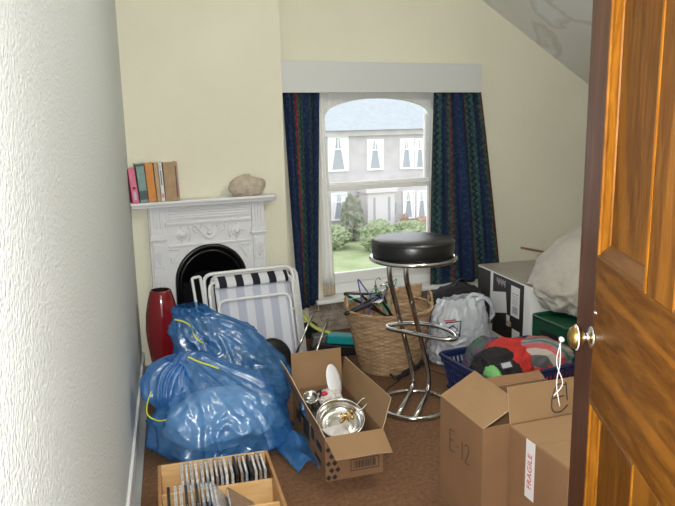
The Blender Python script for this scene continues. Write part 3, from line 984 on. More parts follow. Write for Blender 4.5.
def deckchair(label, x0, x1, ybase, ytop, h, dark, rail=True, zoff=0.0):
    t = thing('folding_chair', label, 'chair', ((x0 + x1) / 2, ybase, 0), 0, 'folded striped garden chairs')
    w = (x1 - x0) / 2; dy = ytop - ybase

    def P(x, s, off=0.0):
        return (x, dy * s + off, h * s)
    bm = new_bm()
    tube(bm, round_corners([P(-w, 0.02), P(-w, 1.0), P(w, 1.0), P(w, 0.02)], 0.055), 0.0105, 12)
    link('back_frame', bm, 'white_tube', t, smooth=True)
    bm = new_bm()
    w2 = w - 0.02
    tube(bm, round_corners([P(-w2, 0.02, -0.030), P(-w2, 0.93, -0.030), P(w2, 0.93, -0.030), P(w2, 0.02, -0.030)], 0.05), 0.0095, 12)
    link('seat_frame', bm, 'white_tube', t, smooth=True)
    bm = new_bm()
    w3 = w - 0.055
    tube(bm, round_corners([P(-w3, 0.05, -0.062), P(-w3, 0.76, -0.062), P(w3, 0.76, -0.062), P(w3, 0.05, -0.062)], 0.05), 0.009, 12)
    link('leg_frame', bm, 'white_tube', t, smooth=True)
    for s in (-1, 1):
        bm = new_bm(); tube(bm, [P(s * (w3), 0.60, -0.075), P(s * (w + 0.008), 0.60, 0.004)], 0.006, 8); link('pivot', bm, 'white_tube', t)
    # canvas with the dark-striped folded top edge
    wc = w2 - 0.03

    def fn(u, v):
        s = 0.89 - 0.80 * v
        sag = 0.012 * math.sin(PI * v) + 0.004 * math.sin(u * PI)
        return (-wc + 2 * wc * u, dy * s - 0.036 - sag, h * s + 0.004)
    o = link('canvas', sheet(fn, 30, 20, lambda u, v: (u * 2 * wc + 0.03, v)), 'deck_canvas', t, smooth=True, recalc=False); solid(o, 0.002)

    def fn2(u, v):
        a = v * 1.0
        s = 0.955 - 0.10 * a
        return (-wc + 2 * wc * u, dy * s - 0.020 - 0.033 * math.sin(a * PI / 2) - 0.008 * math.sin(a * PI), h * s + 0.012)
    o = link('canvas_hem', sheet(fn2, 30, 8, lambda u, v: (u * 2 * wc + 0.03, v)), 'deck_canvas_dark', t, smooth=True, recalc=False); solid(o, 0.002)
    return t


deckchair('white tubular folding chair with striped canvas, front one of the pair leaning on the fireplace', 0.80, 1.335, 3.60, 3.76, 0.575, True)
deckchair('second white folding chair, directly behind the front striped one against the fireplace', 0.86, 1.385, 3.69, 3.835, 0.545, False)
bm = new_bm()
tube(bm, round_corners([(0, 0, 0.01), (-0.035, 0.13, 0.57), (0.012, 0.13, 0.575), (0.045, 0.0, 0.01)], 0.012), 0.0085, 10)
tube(bm, [(-0.012, 0.055, 0.25), (0.03, 0.055, 0.25)], 0.006, 8)
o = link('tube_frame', bm, 'white_tube', smooth=True, loc=(0.765, 3.60, 0))
tag(o, 'narrow white metal tube frame leaning left of the striped folding chairs', 'frame')

# ------------------------------------------------------------------ blue plastic bags
t = thing('plastic_bag', 'big crumpled blue plastic bag with pale bedding showing through, nearer the door', 'bag', (0.62, 2.82, 0), 0, 'blue plastic bags of bedding')
ax = [(0.03, 0.02, 0.006), (0.03, 0.02, 0.05), (0.02, 0.03, 0.16), (0.0, 0.06, 0.26), (-0.06, 0.10, 0.34), (-0.11, 0.12, 0.395), (-0.175, 0.08, 0.36), (-0.21, 0.03, 0.29), (-0.215, 0.01, 0.22)]
rd = [(0.24, 0.22), (0.30, 0.265), (0.29, 0.25), (0.225, 0.20), (0.14, 0.12), (0.085, 0.07), (0.10, 0.08), (0.09, 0.085), (0.03, 0.03)]
o = link('film', sack(ax, rd, seed=2, crumple=0.09, pleats=17, neck_t=0.68), 'blue_film', t, smooth=True)
bm = new_bm()
tube(bm, smooth_path([(-0.275, -0.06, 0.33), (-0.295, -0.07, 0.29), (-0.30, -0.08, 0.24), (-0.265, -0.10, 0.215), (-0.235, -0.12, 0.22)]), 0.004, 8, flat=0.4)
link('drawstring', bm, 'yellow_tape', t, smooth=True)
bm = new_bm()
tube(bm, smooth_path([(-0.10, 0.03, 0.425), (-0.06, 0.0, 0.405), (-0.02, -0.02, 0.39), (0.02, -0.03, 0.37)]), 0.004, 8, flat=0.4)
link('drawstring', bm, 'yellow_tape', t, smooth=True)
o = link('bedding', blob((0.645, 2.83, 0.125), (0.235, 0.16, 0.125), 0.10, 0.08, 1.8, 4, z0=0.006), 'white_cloth', smooth=True)
tag(o, 'white bedding bundled inside the nearer blue plastic bag', 'bedding')

t = thing('plastic_bag', 'taller crumpled blue plastic bag behind, between the red vase and the box of pans', 'bag', (0.765, 3.22, 0), 0, 'blue plastic bags of bedding')
ax = [(0.03, -0.02, 0.006), (0.04, -0.02, 0.06), (0.03, 0.0, 0.22), (-0.02, 0.02, 0.36), (-0.09, 0.02, 0.45), (-0.13, 0.02, 0.50), (-0.155, 0.0, 0.535), (-0.16, -0.02, 0.56)]
rd = [(0.25, 0.24), (0.285, 0.27), (0.265, 0.25), (0.215, 0.20), (0.155, 0.14), (0.10, 0.09), (0.085, 0.07), (0.07, 0.05)]
o = link('film', sack(ax, rd, seed=5, crumple=0.10, pleats=14, neck_t=0.85), 'blue_film', t, smooth=True)
bm = new_bm()
tube(bm, smooth_path([(-0.24, -0.06, 0.51), (-0.20, -0.085, 0.50), (-0.17, -0.09, 0.47), (-0.16, -0.12, 0.43), (-0.13, -0.14, 0.40)]), 0.004, 8, flat=0.4)
link('drawstring', bm, 'yellow_tape', t, smooth=True)
o = link('bedding', blob((0.80, 3.20, 0.15), (0.19, 0.18, 0.14), 0.05, 0.08, 2.0, 9, z0=0.006), 'green_cloth', smooth=True)
tag(o, 'dark clothing bundled inside the farther blue plastic bag', 'clothing')
# loose tail of blue film on the carpet


def fn(u, v):
    p = V((0.86 + 0.11 * u + 0.05 * v, 2.82 - 0.40 * v + 0.02 * math.sin(u * 6), 0))
    w = math.sin(PI * min(1, v * 1.1 + 0.05)) if v < 0.9 else 0.25
    z_ = 0.05 * (1 - v) + 0.02 * abs(math.sin(u * 5 + v * 3)) + 0.018 * (noise.noise(V((u * 3, v * 4, 1))) + 1)
    return (p.x - 0.05 + 0.06 * u * w, p.y, max(0.004, z_ * (0.3 + 0.7 * math.sin(PI * min(max(u, 0), 1))) + 0.003))


o = link('plastic_film', sheet(fn, 30, 40), 'blue_film', smooth=True, recalc=False); solid(o, 0.001)
tag(o, 'loose tail of blue plastic film on the carpet beside the box of pans', 'plastic film')

# ------------------------------------------------------------------ wooden rack of compact discs, lying on its back
rk = thing('cd_rack', 'pine rack lying on the carpet in the foreground, filled with disc cases', 'rack', (0.313, 2.49, 0), R(-8.6))
RW, RL, RH = 0.425, 0.66, 0.135
tks = 0.012
for nm, a in (('side_panel', (0, tks, -RL, 0, 0.0, RH)), ('side_panel', (RW - tks, RW, -RL, 0, 0.0, RH))):
    bm = new_bm(); bx(bm, *a); link(nm, bm, 'pine_edge', rk, bevel=0.001)
bm = new_bm(); bx(bm, tks, RW - tks, -RL, 0, 0.0, 0.008); link('back_board', bm, 'pine', rk)
rows = [0.0, -0.165, -0.33, -0.495, -0.648]
for i, yy in enumerate(rows):
    bm = new_bm(); bx(bm, tks + 0.0003, RW - tks - 0.0003, yy - 0.012, yy - 0.0002, 0.008, RH - (0.0 if i in (0, 4) else 0.030)); link('shelf', bm, 'pine', rk, bevel=0.001)
CDM = {}
for nm, c, r_ in (('clear', (0.42, 0.41, 0.40), 0.2), ('white', (0.62, 0.60, 0.58), 0.3), ('black', (0.015, 0.015, 0.017), 0.25), ('silver', (0.30, 0.31, 0.33), 0.2), ('brown', (0.22, 0.16, 0.12), 0.3), ('blue-grey', (0.20, 0.24, 0.30), 0.25), ('dark grey', (0.08, 0.08, 0.085), 0.25)):
    mat('case_' + nm, c, r_, var=0.25, vscale=90)
ORD = ['first', 'second', 'third', 'fourth', 'fifth', 'sixth', 'seventh', 'eighth', 'ninth', 'tenth', 'eleventh', 'twelfth', 'thirteenth', 'fourteenth', 'fifteenth', 'sixteenth', 'seventeenth', 'eighteenth']
rackM = Matrix.Translation((0.313, 2.49, 0)) @ Matrix.Rotation(R(-8.6), 4, 'Z')


def cd_case(x, y, colour, label, group, lean=0.0, turn=0.0, sub='white', zup=0.0):
    c = thing('cd_case', label, 'CD case', (0, 0, 0), 0, group)
    c.matrix_world = rackM @ Matrix.Translation((x, y, 0.0145 + zup)) @ Matrix.Rotation(turn, 4, 'Z') @ Matrix.Rotation(lean, 4, 'Y')
    bm = new_bm(); bx(bm, 0, 0.0100, -0.142, 0, 0, 0.124)
    link('case', bm, 'case_' + colour, c, bevel=0.0008)
    bm = new_bm(); bx(bm, 0.002, 0.008, -0.136, -0.012, 0.124, 0.1245)
    link('spine_label', bm, 'case_' + sub, c)


r1 = ['white', 'clear', 'white', 'white', 'white', 'silver', 'white', 'brown', 'silver', 'white', 'clear', 'black', 'brown', 'blue-grey', 'black', 'clear', 'brown', 'silver']
x = 0.082
for i, c in enumerate(r1):
    cd_case(x, -0.016 - rnd.random() * 0.004, c, f'{c} CD case, {ORD[i]} from the left in the farthest row of the pine rack', 'CD cases in the farthest row', sub='black' if c == 'black' else ('white' if i % 2 else 'clear'))
    x += 0.0175 if i not in (3, 9) else 0.021
r2 = ['black', 'white', 'white', 'dark grey', 'silver', 'dark grey', 'blue-grey', 'blue-grey']
x = 0.03
for i, c in enumerate(r2):
    cd_case(x, -0.181, c, f'{c} CD case, {ORD[i]} from the left in the second row of the pine rack', 'CD cases in the second row', sub='black' if c in ('black', 'dark grey') else 'clear')
    x += 0.0185 if i != 0 else 0.024
for i, (c, xx, ln, lb) in enumerate((('black', 0.192, -14, 'black CD case leaning in the middle of the second row of the pine rack'), ('silver', 0.225, -22, 'silver CD case leaning to the right of the black leaning one, second row'),
                                     ('clear', 0.262, -34, 'clear CD case leaning steeply in the second row of the pine rack'), ('brown', 0.335, -50, 'brown CD case lying almost flat at the right end of the second row'))):
    cd_case(xx, -0.181, c, lb, 'leaning CD cases in the second row', lean=R(ln), zup=0.002 + 0.0100 * math.sin(R(-ln)) * 0)
for i, (c, xx, ln, lb) in enumerate((('dark grey', 0.270, -58, 'dark grey CD case lying back at the right of the third rack row'),)):
    cd_case(xx, -0.346, c, lb, 'CD cases in the third row', lean=R(ln))
x = 0.02
for i, c in enumerate(['silver', 'black', 'white', 'brown', 'dark grey', 'clear']):
    cd_case(x, -0.346, c, f'{c} CD case, {ORD[i]} from the left in the third row of the pine rack', 'CD cases in the third row'); x += 0.0165


# ------------------------------------------------------------------ cardboard boxes
def carton(name, label, corner, ex, ey, w, d, h, mm='cardboard', bottom=True, top=False, cat='box', th=0.005):
    """open carton: corner = near corner on the floor, ex / ey unit directions of its two sides"""
    t = thing(name, label, cat, (corner[0], corner[1], 0), math.atan2(ex[1], ex[0]))
    bm = new_bm()
    bx(bm, 0, w, 0, th, 0, h); bx(bm, 0, w, d - th, d, 0, h)
    bx(bm, 0, th, th, d - th, 0, h); bx(bm, w - th, w, th, d - th, 0, h)
    bx(bm, th, w - th, th, d - th, 0, th)
    link('box_body', bm, mm, t)
    return t


def flap(t, quad, mm='cardboard', th=0.004, name='flap', crease=True, wob=0.004, seed=1):
    """quad: a, b hinge ends, c, d free ends (b->c, a->d)"""
    a, b_, c, d = [V(p) for p in quad]
    nrm = (b_ - a).cross(d - a).normalized()

    def fn(u, v):
        p = (a * (1 - u) + b_ * u) * (1 - v) + (d * (1 - u) + c * u) * v
        return p + nrm * wob * v * (noise.noise(V((u * 2.2, v * 2, seed))) * 2)
    o = link(name, sheet(fn, 14, 8), mm, t, recalc=False)
    solid(o, th)
    for m_ in ('cardboard_edge',):
        o.data.materials.append(MATS[m_])
    o.modifiers['thickness'].material_offset_rim = 1
    return o


# box of pans
ex = V((0.2310, -0.0240, 0)).normalized(); 
bw, bd, bh = 0.245, 0.53, 0.19
tA = carton('cardboard_box', 'open cardboard box full of pans in the middle of the floor', (0.938, 2.317), ex, None, bw, bd, bh)
cz = bh
flap(tA, [(0.0, bd, cz), (bw, bd, cz), (bw + 0.005, bd + 0.03, cz + 0.165), (0.005, bd + 0.03, cz + 0.165)], 'cardboard_pale', seed=2)
flap(tA, [(bw, 0.0, cz), (bw, bd, cz), (bw + 0.015, bd, cz + 0.13), (bw + 0.045, 0.02, cz + 0.12)], 'cardboard_pale', seed=3)
flap(tA, [(0.0, bd, cz), (0.0, 0.0, cz), (-0.012, 0.03, cz + 0.035), (-0.055, bd - 0.01, cz + 0.155)], 'cardboard', seed=4)
flap(tA, [(0.0, 0.0, cz), (bw, 0.0, cz), (bw - 0.004, -0.115, cz - 0.045), (0.012, -0.105, cz - 0.045)], 'cardboard_pale', seed=5)
# printing on the front: lozenge pattern, bar code panel
bm = new_bm()
for i in range(3):
    for j in range(6):
        cx, czz = 0.012 + i * 0.026 + (0.013 if j % 2 else 0), 0.016 + j * 0.030
        if i == 2 and j % 2 == 0 or cx > 0.07:
            continue
        prism(bm, [(max(cx - 0.0115, 0.001), -0.0006, czz), (cx, -0.0006, czz - 0.0125), (cx + 0.0115, -0.0006, czz), (cx, -0.0006, czz + 0.0125)], (0, 0.0005, 0))
link('lozenge_print', bm, 'print_black', tA)
bm = new_bm()
fx0, fx1, fz0, fz1 = 0.105, 0.228, 0.028, 0.078
for a in ((fx0, fx1, fz0, fz0 + 0.003), (fx0, fx1, fz1 - 0.003, fz1), (fx0, fx0 + 0.003, fz0, fz1), (fx1 - 0.003, fx1, fz0, fz1)):
    bx(bm, a[0], a[1], -0.0006, -0.0001, a[2], a[3])
x = fx0 + 0.014
rb = random.Random(4)
while x < fx1 - 0.016:
    w = rb.choice((0.0015, 0.003, 0.0045)); bx(bm, x, x + w, -0.0006, -0.0001, fz0 + 0.010, fz1 - 0.008); x += w + rb.choice((0.002, 0.003))
link('bar_code', bm, 'print_black', tA)
bm = new_bm()
for y_, z_, w_, h_ in ((0.05, 0.10, 0.08, 0.03), (0.16, 0.10, 0.05, 0.05), (0.24, 0.06, 0.10, 0.09), (0.38, 0.08, 0.08, 0.05), (0.06, 0.04, 0.10, 0.02)):
    bx(bm, -0.0006, -0.0001, y_, y_ + w_, z_, z_ + h_)
link('side_print', bm, 'print_black', tA)

# what is in it
MA = Matrix.Translation((0.938, 2.317, 0)) @ Matrix.Rotation(math.atan2(ex.y, ex.x), 4, 'Z')
bm = new_bm()
for v_ in range(1):
    pass
o = link('packing_paper', blob((1.075, 2.60, 0.075), (0.10, 0.21, 0.065), 0.05, 0.12, 2.5, 3, z0=0.0065, rotz=R(-5)), 'tissue', smooth=True)
tag(o, 'crumpled pale packing paper under the pans in the cardboard box', 'paper')


def pan(name, label, c, r, depth, tilt, az, mm='steel', lid=False):
    """lathe-made pan whose open side faces along a tilted axis"""
    t = thing(name, label, 'pan', c)
    t.rotation_euler = (tilt, 0, az)
    bm = new_bm()
    prof = [(0, 0.0), (r * 0.75, 0.0), (r * 0.9, depth * 0.12), (r * 0.97, depth * 0.5), (r, depth), (r * 1.045, depth + 0.002), (r * 1.045, depth + 0.005), (r * 0.985, depth + 0.003), (r * 0.95, depth * 0.5), (r * 0.86, depth * 0.16), (r * 0.6, 0.005), (r * 0.58, 0.0065), (r * 0.3, 0.0055), (0, 0.0055)]
    lathe(bm, prof, 64); link('bowl', bm, mm, t, smooth=True)
    return t


p = pan('saucepan', 'shiny steel saucepan in the box, open side up, holding brass taps', (1.090, 2.515, 0.125), 0.100, 0.055, R(28), R(-18))
bm = new_bm(); tube(bm, smooth_path([(0.08, 0.03, 0.055), (0.11, 0.045, 0.065), (0.125, 0.07, 0.07), (0.11, 0.09, 0.066), (0.075, 0.062, 0.055)]), 0.004, 8); link('handle', bm, 'steel', p, smooth=True)
p = pan('saucepan', 'larger steel pan under the saucepan in the cardboard box', (1.112, 2.575, 0.095), 0.105, 0.05, R(20), R(-25))
bm = new_bm(); tube(bm, smooth_path([(-0.06, 0.09, 0.05), (-0.09, 0.13, 0.055), (-0.05, 0.15, 0.055), (-0.01, 0.107, 0.05)]), 0.005, 8); link('handle', bm, 'steel', p, smooth=True)
# brass taps
for k, (px, py, pz, rz, lb) in enumerate(((1.085, 2.462, 0.172, 0.3, 'left brass tap of the two lying in the steel saucepan'), (1.125, 2.470, 0.180, 1.3, 'right brass tap of the two lying in the steel saucepan'))):
    t = thing('brass_tap', lb, 'tap', (px, py, pz), rz, 'brass taps in the saucepan')
    bm = new_bm(); tube(bm, smooth_path([(-0.02, 0, 0), (0.0, 0, 0.008), (0.02, 0.004, 0.004), (0.028, 0.004, -0.008)]), [0.008, 0.008, 0.009, 0.009, 0.009, 0.009, 0.009, 0.009, 0.008, 0.008, 0.007, 0.007, 0.007, 0.007, 0.007, 0.007, 0.007, 0.007, 0.008][:19], 12)
    link('spout', bm, 'bright_brass', t, smooth=True)
    bm = new_bm()
    lathe(bm, [(0, 0.012), (0.006, 0.012), (0.006, 0.022), (0.012, 0.024), (0.012, 0.030), (0, 0.032)], 16)
    tube(bm, [(-0.018, 0, 0.028), (0.018, 0, 0.028)], 0.0045, 8); tube(bm, [(0, -0.018, 0.028), (0, 0.018, 0.028)], 0.0045, 8)
    link('handle', bm, 'bright_brass', t, smooth=True)
# upright oval lid
bm = new_bm(); lathe(bm, [(0, 0.012), (0.04, 0.010), (0.072, 0.004), (0.078, 0.0), (0.080, -0.002), (0.078, -0.003), (0.07, 0.001), (0, 0.008)], 56)
o = link('dish', bm, 'gloss_white', smooth=True, loc=(1.145, 2.70, 0.255)); o.scale = (0.62, 1.0, 1.0)
o.rotation_euler = (R(68), R(10), R(28))
tag(o, 'pale oval dish standing on edge at the back of the box of pans', 'dish')
# kettle
t = thing('kettle', 'small chrome kettle at the left back of the box of pans', 'kettle', (1.010, 2.655, 0.15))
t.rotation_euler = (R(20), R(-20), 0.4)
bm = new_bm(); lathe(bm, [(0, 0), (0.045, 0), (0.052, 0.01), (0.05, 0.05), (0.04, 0.085), (0.034, 0.10), (0.036, 0.104), (0.030, 0.104), (0.028, 0.09), (0.0, 0.088)], 40); link('body', bm, 'chrome', t, smooth=True)
bm = new_bm(); tube(bm, smooth_path([(0.045, 0, 0.03), (0.068, 0, 0.06), (0.062, 0, 0.09), (0.038, 0, 0.095)]), 0.005, 8); link('handle', bm, 'black_plastic', t, smooth=True)
# wad of red-printed tissue
o = link('tissue_wad', blob((1.105, 2.67, 0.19), (0.055, 0.045, 0.040), 0.10, 0.28, 3.0, 13, sub=5), 'tissue', smooth=True)
tag(o, 'white crumpled tissue beside the oval dish in the box of pans', 'paper')
bm = blob((1.075, 2.655, 0.225), (0.018, 0.014, 0.010), 0.2, 0.2, 3, 2, sub=3)
o = link('tissue_wad', bm, 'fragile_red', smooth=True); tag(o, 'small red scrap of tissue beside the chrome kettle', 'paper')
# flat steel tray behind the pans
p = pan('saucepan', 'steel pan lying behind the others, its dull side showing left of the tissue', (1.035, 2.60, 0.10), 0.075, 0.05, R(35), R(30))
bm = new_bm(); tube(bm, [(-0.075, 0, 0.045), (-0.10, 0.01, 0.06)], 0.005, 8); link('handle', bm, 'steel', p)

# ------- two big cartons in the right foreground
N = V((1.274, 1.745, 0)); exB = V((0.343, -0.028, 0)).normalized()
hB = 0.404; wB, dB = 0.46, 0.302
tB = carton('cardboard_box', 'tall open cardboard box with E-12 handwritten on its side', (N.x, N.y), exB, None, wB, dB, hB, 'cardboard')
flap(tB, [(0.0, dB, hB), (0.0, 0.0, hB), (0.165, 0.03, hB + 0.052), (0.175, dB + 0.05, hB + 0.055)], 'cardboard_pale', seed=8, wob=0.006)
fE = flap(tB, [(0.105, 0.0, hB), (wB, 0.0, hB), (wB + 0.0, 0.035, hB + 0.115), (0.112, 0.035, hB + 0.117)], 'cardboard_pale', seed=9)
flap(tB, [(wB, dB, hB), (0.20, dB, hB), (0.20, dB + 0.04, hB + 0.02), (wB, dB + 0.04, hB + 0.02)], 'cardboard', seed=10)
# handwriting: strokes on the left side (local x = 0 plane), y runs away from the viewer


def strokes(t, name, P3, lines, r=0.0022):
    bm = new_bm()
    for ln in lines:
        P_ = [P3(*q) for q in ln]; tube(bm, smooth_path(P_) if len(ln) > 4 else P_, r, 6, flat=1)
    return link(name, bm, 'marker_ink', t)


def sideP(a, b_):       # a: rightwards as seen, b: height
    return (-0.0008, dB - a, b_)


strokes(tB, 'handwritten_letter', sideP, [[(0.078, 0.305), (0.080, 0.225)], [(0.078, 0.305), (0.108, 0.307)], [(0.079, 0.268), (0.102, 0.268)], [(0.080, 0.225), (0.112, 0.228)]], 0.0015)
strokes(tB, 'handwritten_dash', sideP, [[(0.130, 0.262), (0.142, 0.262)]], 0.0015)
strokes(tB, 'handwritten_digit', sideP, [[(0.168, 0.295), (0.170, 0.228)]], 0.0015)
strokes(tB, 'handwritten_digit', sideP, [[(0.188, 0.288), (0.200, 0.300), (0.214, 0.29), (0.212, 0.27), (0.192, 0.23), (0.220, 0.232)]], 0.0015)
# E on the standing flap


def flapP(a, b_):
    return V((a, 0.035 * b_ / 0.115 - 0.0045, hB + b_))


strokes(tB, 'handwritten_letter', flapP, [[(0.345, 0.095), (0.31, 0.10), (0.28, 0.06), (0.275, 0.02), (0.305, 0.012), (0.34, 0.03)], [(0.28, 0.058), (0.33, 0.062)], [(0.345, 0.105), (0.34, 0.045)]], 0.0022)
bm = new_bm(); bx(bm, -0.0007, -0.0001, 0.0, dB, hB - 0.05, hB - 0.001); bx(bm, 0.0, 0.10, -0.0007, -0.0001, hB - 0.05, hB - 0.001)
# closed carton with the fragile tape
C1 = V((1.352, 1.725, 0)); dC = 0.315; wC = 0.36; hC = 0.402
tC = thing('cardboard_box', 'closed cardboard box with white and red FRAGILE tape, in front of the open one', 'box', (1.345, 1.418, 0), math.atan2(exB.y, exB.x))
bm = new_bm(); bx(bm, 0, wC, 0, dC - 0.004, 0, hC); link('box_body', bm, 'cardboard', tC, bevel=0.003)
for yy0, yy1 in ((0.001, dC / 2 - 0.003), (dC / 2 - 0.001, dC - 0.006)):
    bm = new_bm(); bx(bm, 0.003, wC - 0.003, yy0, yy1, hC, hC + 0.003); link('flap', bm, 'cardboard_pale', tC, bevel=0.001)
ty = dC * 0.60
bm = new_bm(); bx(bm, -0.0012, -0.0002, ty - 0.024, ty + 0.024, hC - 0.20, hC + 0.001)
tp = link('tape', bm, 'tape_white', tC); tp['label'] = 'white tape with red FRAGILE lettering'
text_obj('FRAGILE', 0.033, 'fragile_red', tp, frame((-0.0016, ty, hC - 0.105), (0, 0, 1), (0, 1, 0)), ext=0.0003)
bm = new_bm(); bx(bm, 0.14, 0.16, -0.0012, -0.0002, 0.15, 0.39); link('tape', bm, 'tape_white', tC)

# ------------------------------------------------------------------ bar stool
st = thing('bar_stool', 'chrome bar stool with a round black padded seat in front of the window', 'stool', (1.62, 2.80, 0))
c0 = V((1.62, 2.80, 0))
bm = new_bm(); lathe(bm, [(0, 0.787), (0.185, 0.787), (0.193, 0.794), (0.196, 0.807), (0.196, 0.848), (0.190, 0.862), (0.178, 0.869), (0.10, 0.873), (0, 0.874)], 72)
o = link('seat', bm, 'black_vinyl', st, smooth=True, loc=(-0.025, -0.03, 0))
bm = new_bm(); lathe(bm, [(0.1965, 0.8525), (0.1985, 0.855), (0.1965, 0.8575)], 72); link('piping', bm, 'black_vinyl', o, smooth=True)
bm = new_bm(); tube(bm, [(-0.02 + 0.200 * math.cos(2 * PI * i / 72), -0.025 + 0.200 * math.sin(2 * PI * i / 72), 0.774) for i in range(72)], 0.0105, 12, closed=True)
link('seat_ring', bm, 'chrome', st, smooth=True)
bm = new_bm(); lathe(bm, [(0, 0.774), (0.19, 0.774), (0.19, 0.786), (0, 0.786)], 48, c=(-0.022, -0.028, 0)); link('seat_plate', bm, 'black_plastic', st)
bm = new_bm(); tube(bm, [(0.172 * math.cos(2 * PI * i / 72), 0.172 * math.sin(2 * PI * i / 72), 0.0125) for i in range(72)], 0.0125, 12, closed=True)
link('base_ring', bm, 'chrome', st, smooth=True)
dr = V((0.68, 0.73, 0)).normalized(); sd = V((0.73, -0.68, 0)).normalized()
for s in (-1, 1):
    bm = new_bm()
    o_ = sd * 0.043 * s
    top = V((-0.09, 0.0, 0)) + o_ * 0.95
    P = [top + V((0.03, 0.02, 0.772)), top + V((0.0, 0, 0.770)), top + V((-0.004, -0.004, 0.68)), dr * 0.150 + o_ + V((0, 0, 0.145)), dr * 0.162 + o_ + V((0, 0, 0.030)), dr * -0.165 + o_ + V((0, 0, 0.0145))]
    P = round_corners(P, 0.06, seg=7)
    tube(bm, P, 0.0125, 12)
    link('column_tube', bm, 'chrome', st, smooth=True)
bm = new_bm()
FR = [(1.51, 2.865), (1.575, 2.868), (1.658, 2.836), (1.715, 2.767), (1.735, 2.66), (1.715, 2.57), (1.675, 2.545), (1.62, 2.59), (1.57, 2.68), (1.525, 2.77), (1.495, 2.83)]
tube(bm, smooth_path([(a - 1.62, b_ - 2.80, 0.42) for a, b_ in FR], closed=True), 0.0095, 10, closed=True)
link('foot_rail', bm, 'chrome', st, smooth=True)

# ------------------------------------------------------------------ wicker basket
BC = (1.775, 3.355)
t = thing('wicker_basket', 'round woven wicker basket holding clothes hangers beneath the window', 'basket', (BC[0], BC[1], 0))
t.scale = (0.95, 0.88, 0.98)
bm = new_bm()
nth, nz = 176, 66
rings = []
for j in range(nz + 1):
    z = 0.37 * j / nz
    base = 0.172 + 0.088 * (z / 0.37) ** 0.8
    rg = []
    for k in range(nth):
        th = 2 * PI * k / nth
        row = int(z / 0.0112)
        wv = math.sin(th * 44 / 2 + (PI if row % 2 else 0))
        rr = base + 0.0035 * wv * abs(math.sin(PI * z / 0.0112)) + 0.0012 * noise.noise(V((math.cos(th) * 6, math.sin(th) * 6, z * 30)))
        rg.append(bm.verts.new((rr * math.cos(th), rr * math.sin(th), z + 0.002 * noise.noise(V((th * 2, 0, z * 10))))))
    rings.append(rg)
for A_, B_ in zip(rings, rings[1:]):
    for k in range(nth):
        bm.faces.new([A_[k], A_[(k + 1) % nth], B_[(k + 1) % nth], B_[k]])
bm.faces.new(rings[0])
m, tt, b = nt('wicker')
tc = tt.nodes.new('ShaderNodeTexCoord'); nn_ = tt.nodes.new('ShaderNodeTexNoise'); nn_.inputs['Scale'].default_value = 14; nn_.inputs['Detail'].default_value = 6
mp = tt.nodes.new('ShaderNodeMapping'); mp.inputs['Scale'].default_value = (1, 1, 5)
r_ = tt.nodes.new('ShaderNodeValToRGB'); r_.color_ramp.elements[0].position = 0.3; r_.color_ramp.elements[1].position = 0.7
r_.color_ramp.elements[0].color = (0.26, 0.15, 0.075, 1); r_.color_ramp.elements[1].color = (0.56, 0.38, 0.22, 1)
tt.links.new(tc.outputs['Object'], mp.inputs[0]); tt.links.new(mp.outputs[0], nn_.inputs['Vector']); tt.links.new(nn_.outputs['Fac'], r_.inputs[0]); tt.links.new(r_.outputs[0], b.inputs['Base Color'])
b.inputs['Roughness'].default_value = 0.6
o = link('woven_body', bm, 'wicker', t, smooth=True); solid(o, 0.006)
bm = new_bm()
for q in range(3):
    tube(bm, [((0.262 + 0.007 * math.cos(12 * 2 * PI * i / 144 + q * 2.1)) * math.cos(2 * PI * i / 144), (0.262 + 0.007 * math.cos(12 * 2 * PI * i / 144 + q * 2.1)) * math.sin(2 * PI * i / 144), 0.372 + 0.007 * math.sin(12 * 2 * PI * i / 144 + q * 2.1)) for i in range(144)], 0.0055, 6, closed=True)
link('rim', bm, 'wicker', t, smooth=True)
for th in (R(164), R(-15)):
    bm = new_bm()
    cx, cy = 0.262 * math.cos(th), 0.262 * math.sin(th); tx, ty_ = -math.sin(th), math.cos(th)
    for q in range(2):
        P = []
        for i in range(33):
            a = PI * i / 32
            w = 0.055 * math.cos(a); hgt = 0.36 + 0.085 * math.sin(a)
            P.append((cx + tx * w + 0.004 * math.cos(i * 1.1 + q * PI), cy + ty_ * w + 0.004 * math.sin(i * 1.1 + q * PI), hgt + 0.003 * math.sin(i * 1.1 + q * PI)))
        tube(bm, P, 0.0055, 7)
    link('handle', bm, 'wicker', t, smooth=True)


def hanger(label, loc, rot, mm, w=0.20, h=0.11, r=0.004, group='clothes hangers in the wicker basket'):
    t = thing('coat_hanger', label, 'hanger', loc, 0, group)
    t.rotation_euler = rot
    bm = new_bm()
    tube(bm, round_corners([(-w, 0, -h), (-0.01, 0, 0), (0.01, 0, 0), (w, 0, -h)], 0.03, closed=True), r, 8, closed=True)
    link('shoulders', bm, mm, t, smooth=True)
    bm = new_bm()
    tube(bm, smooth_path([(0, 0, -0.004), (0, 0, 0.03), (0.018, 0, 0.048), (0.022, 0, 0.068), (0.006, 0, 0.084), (-0.014, 0, 0.078), (-0.02, 0, 0.062)]), r * 0.65, 8)
    link('hook', bm, 'steel' if mm == 'black_plastic' else mm, t, smooth=True)
    return t


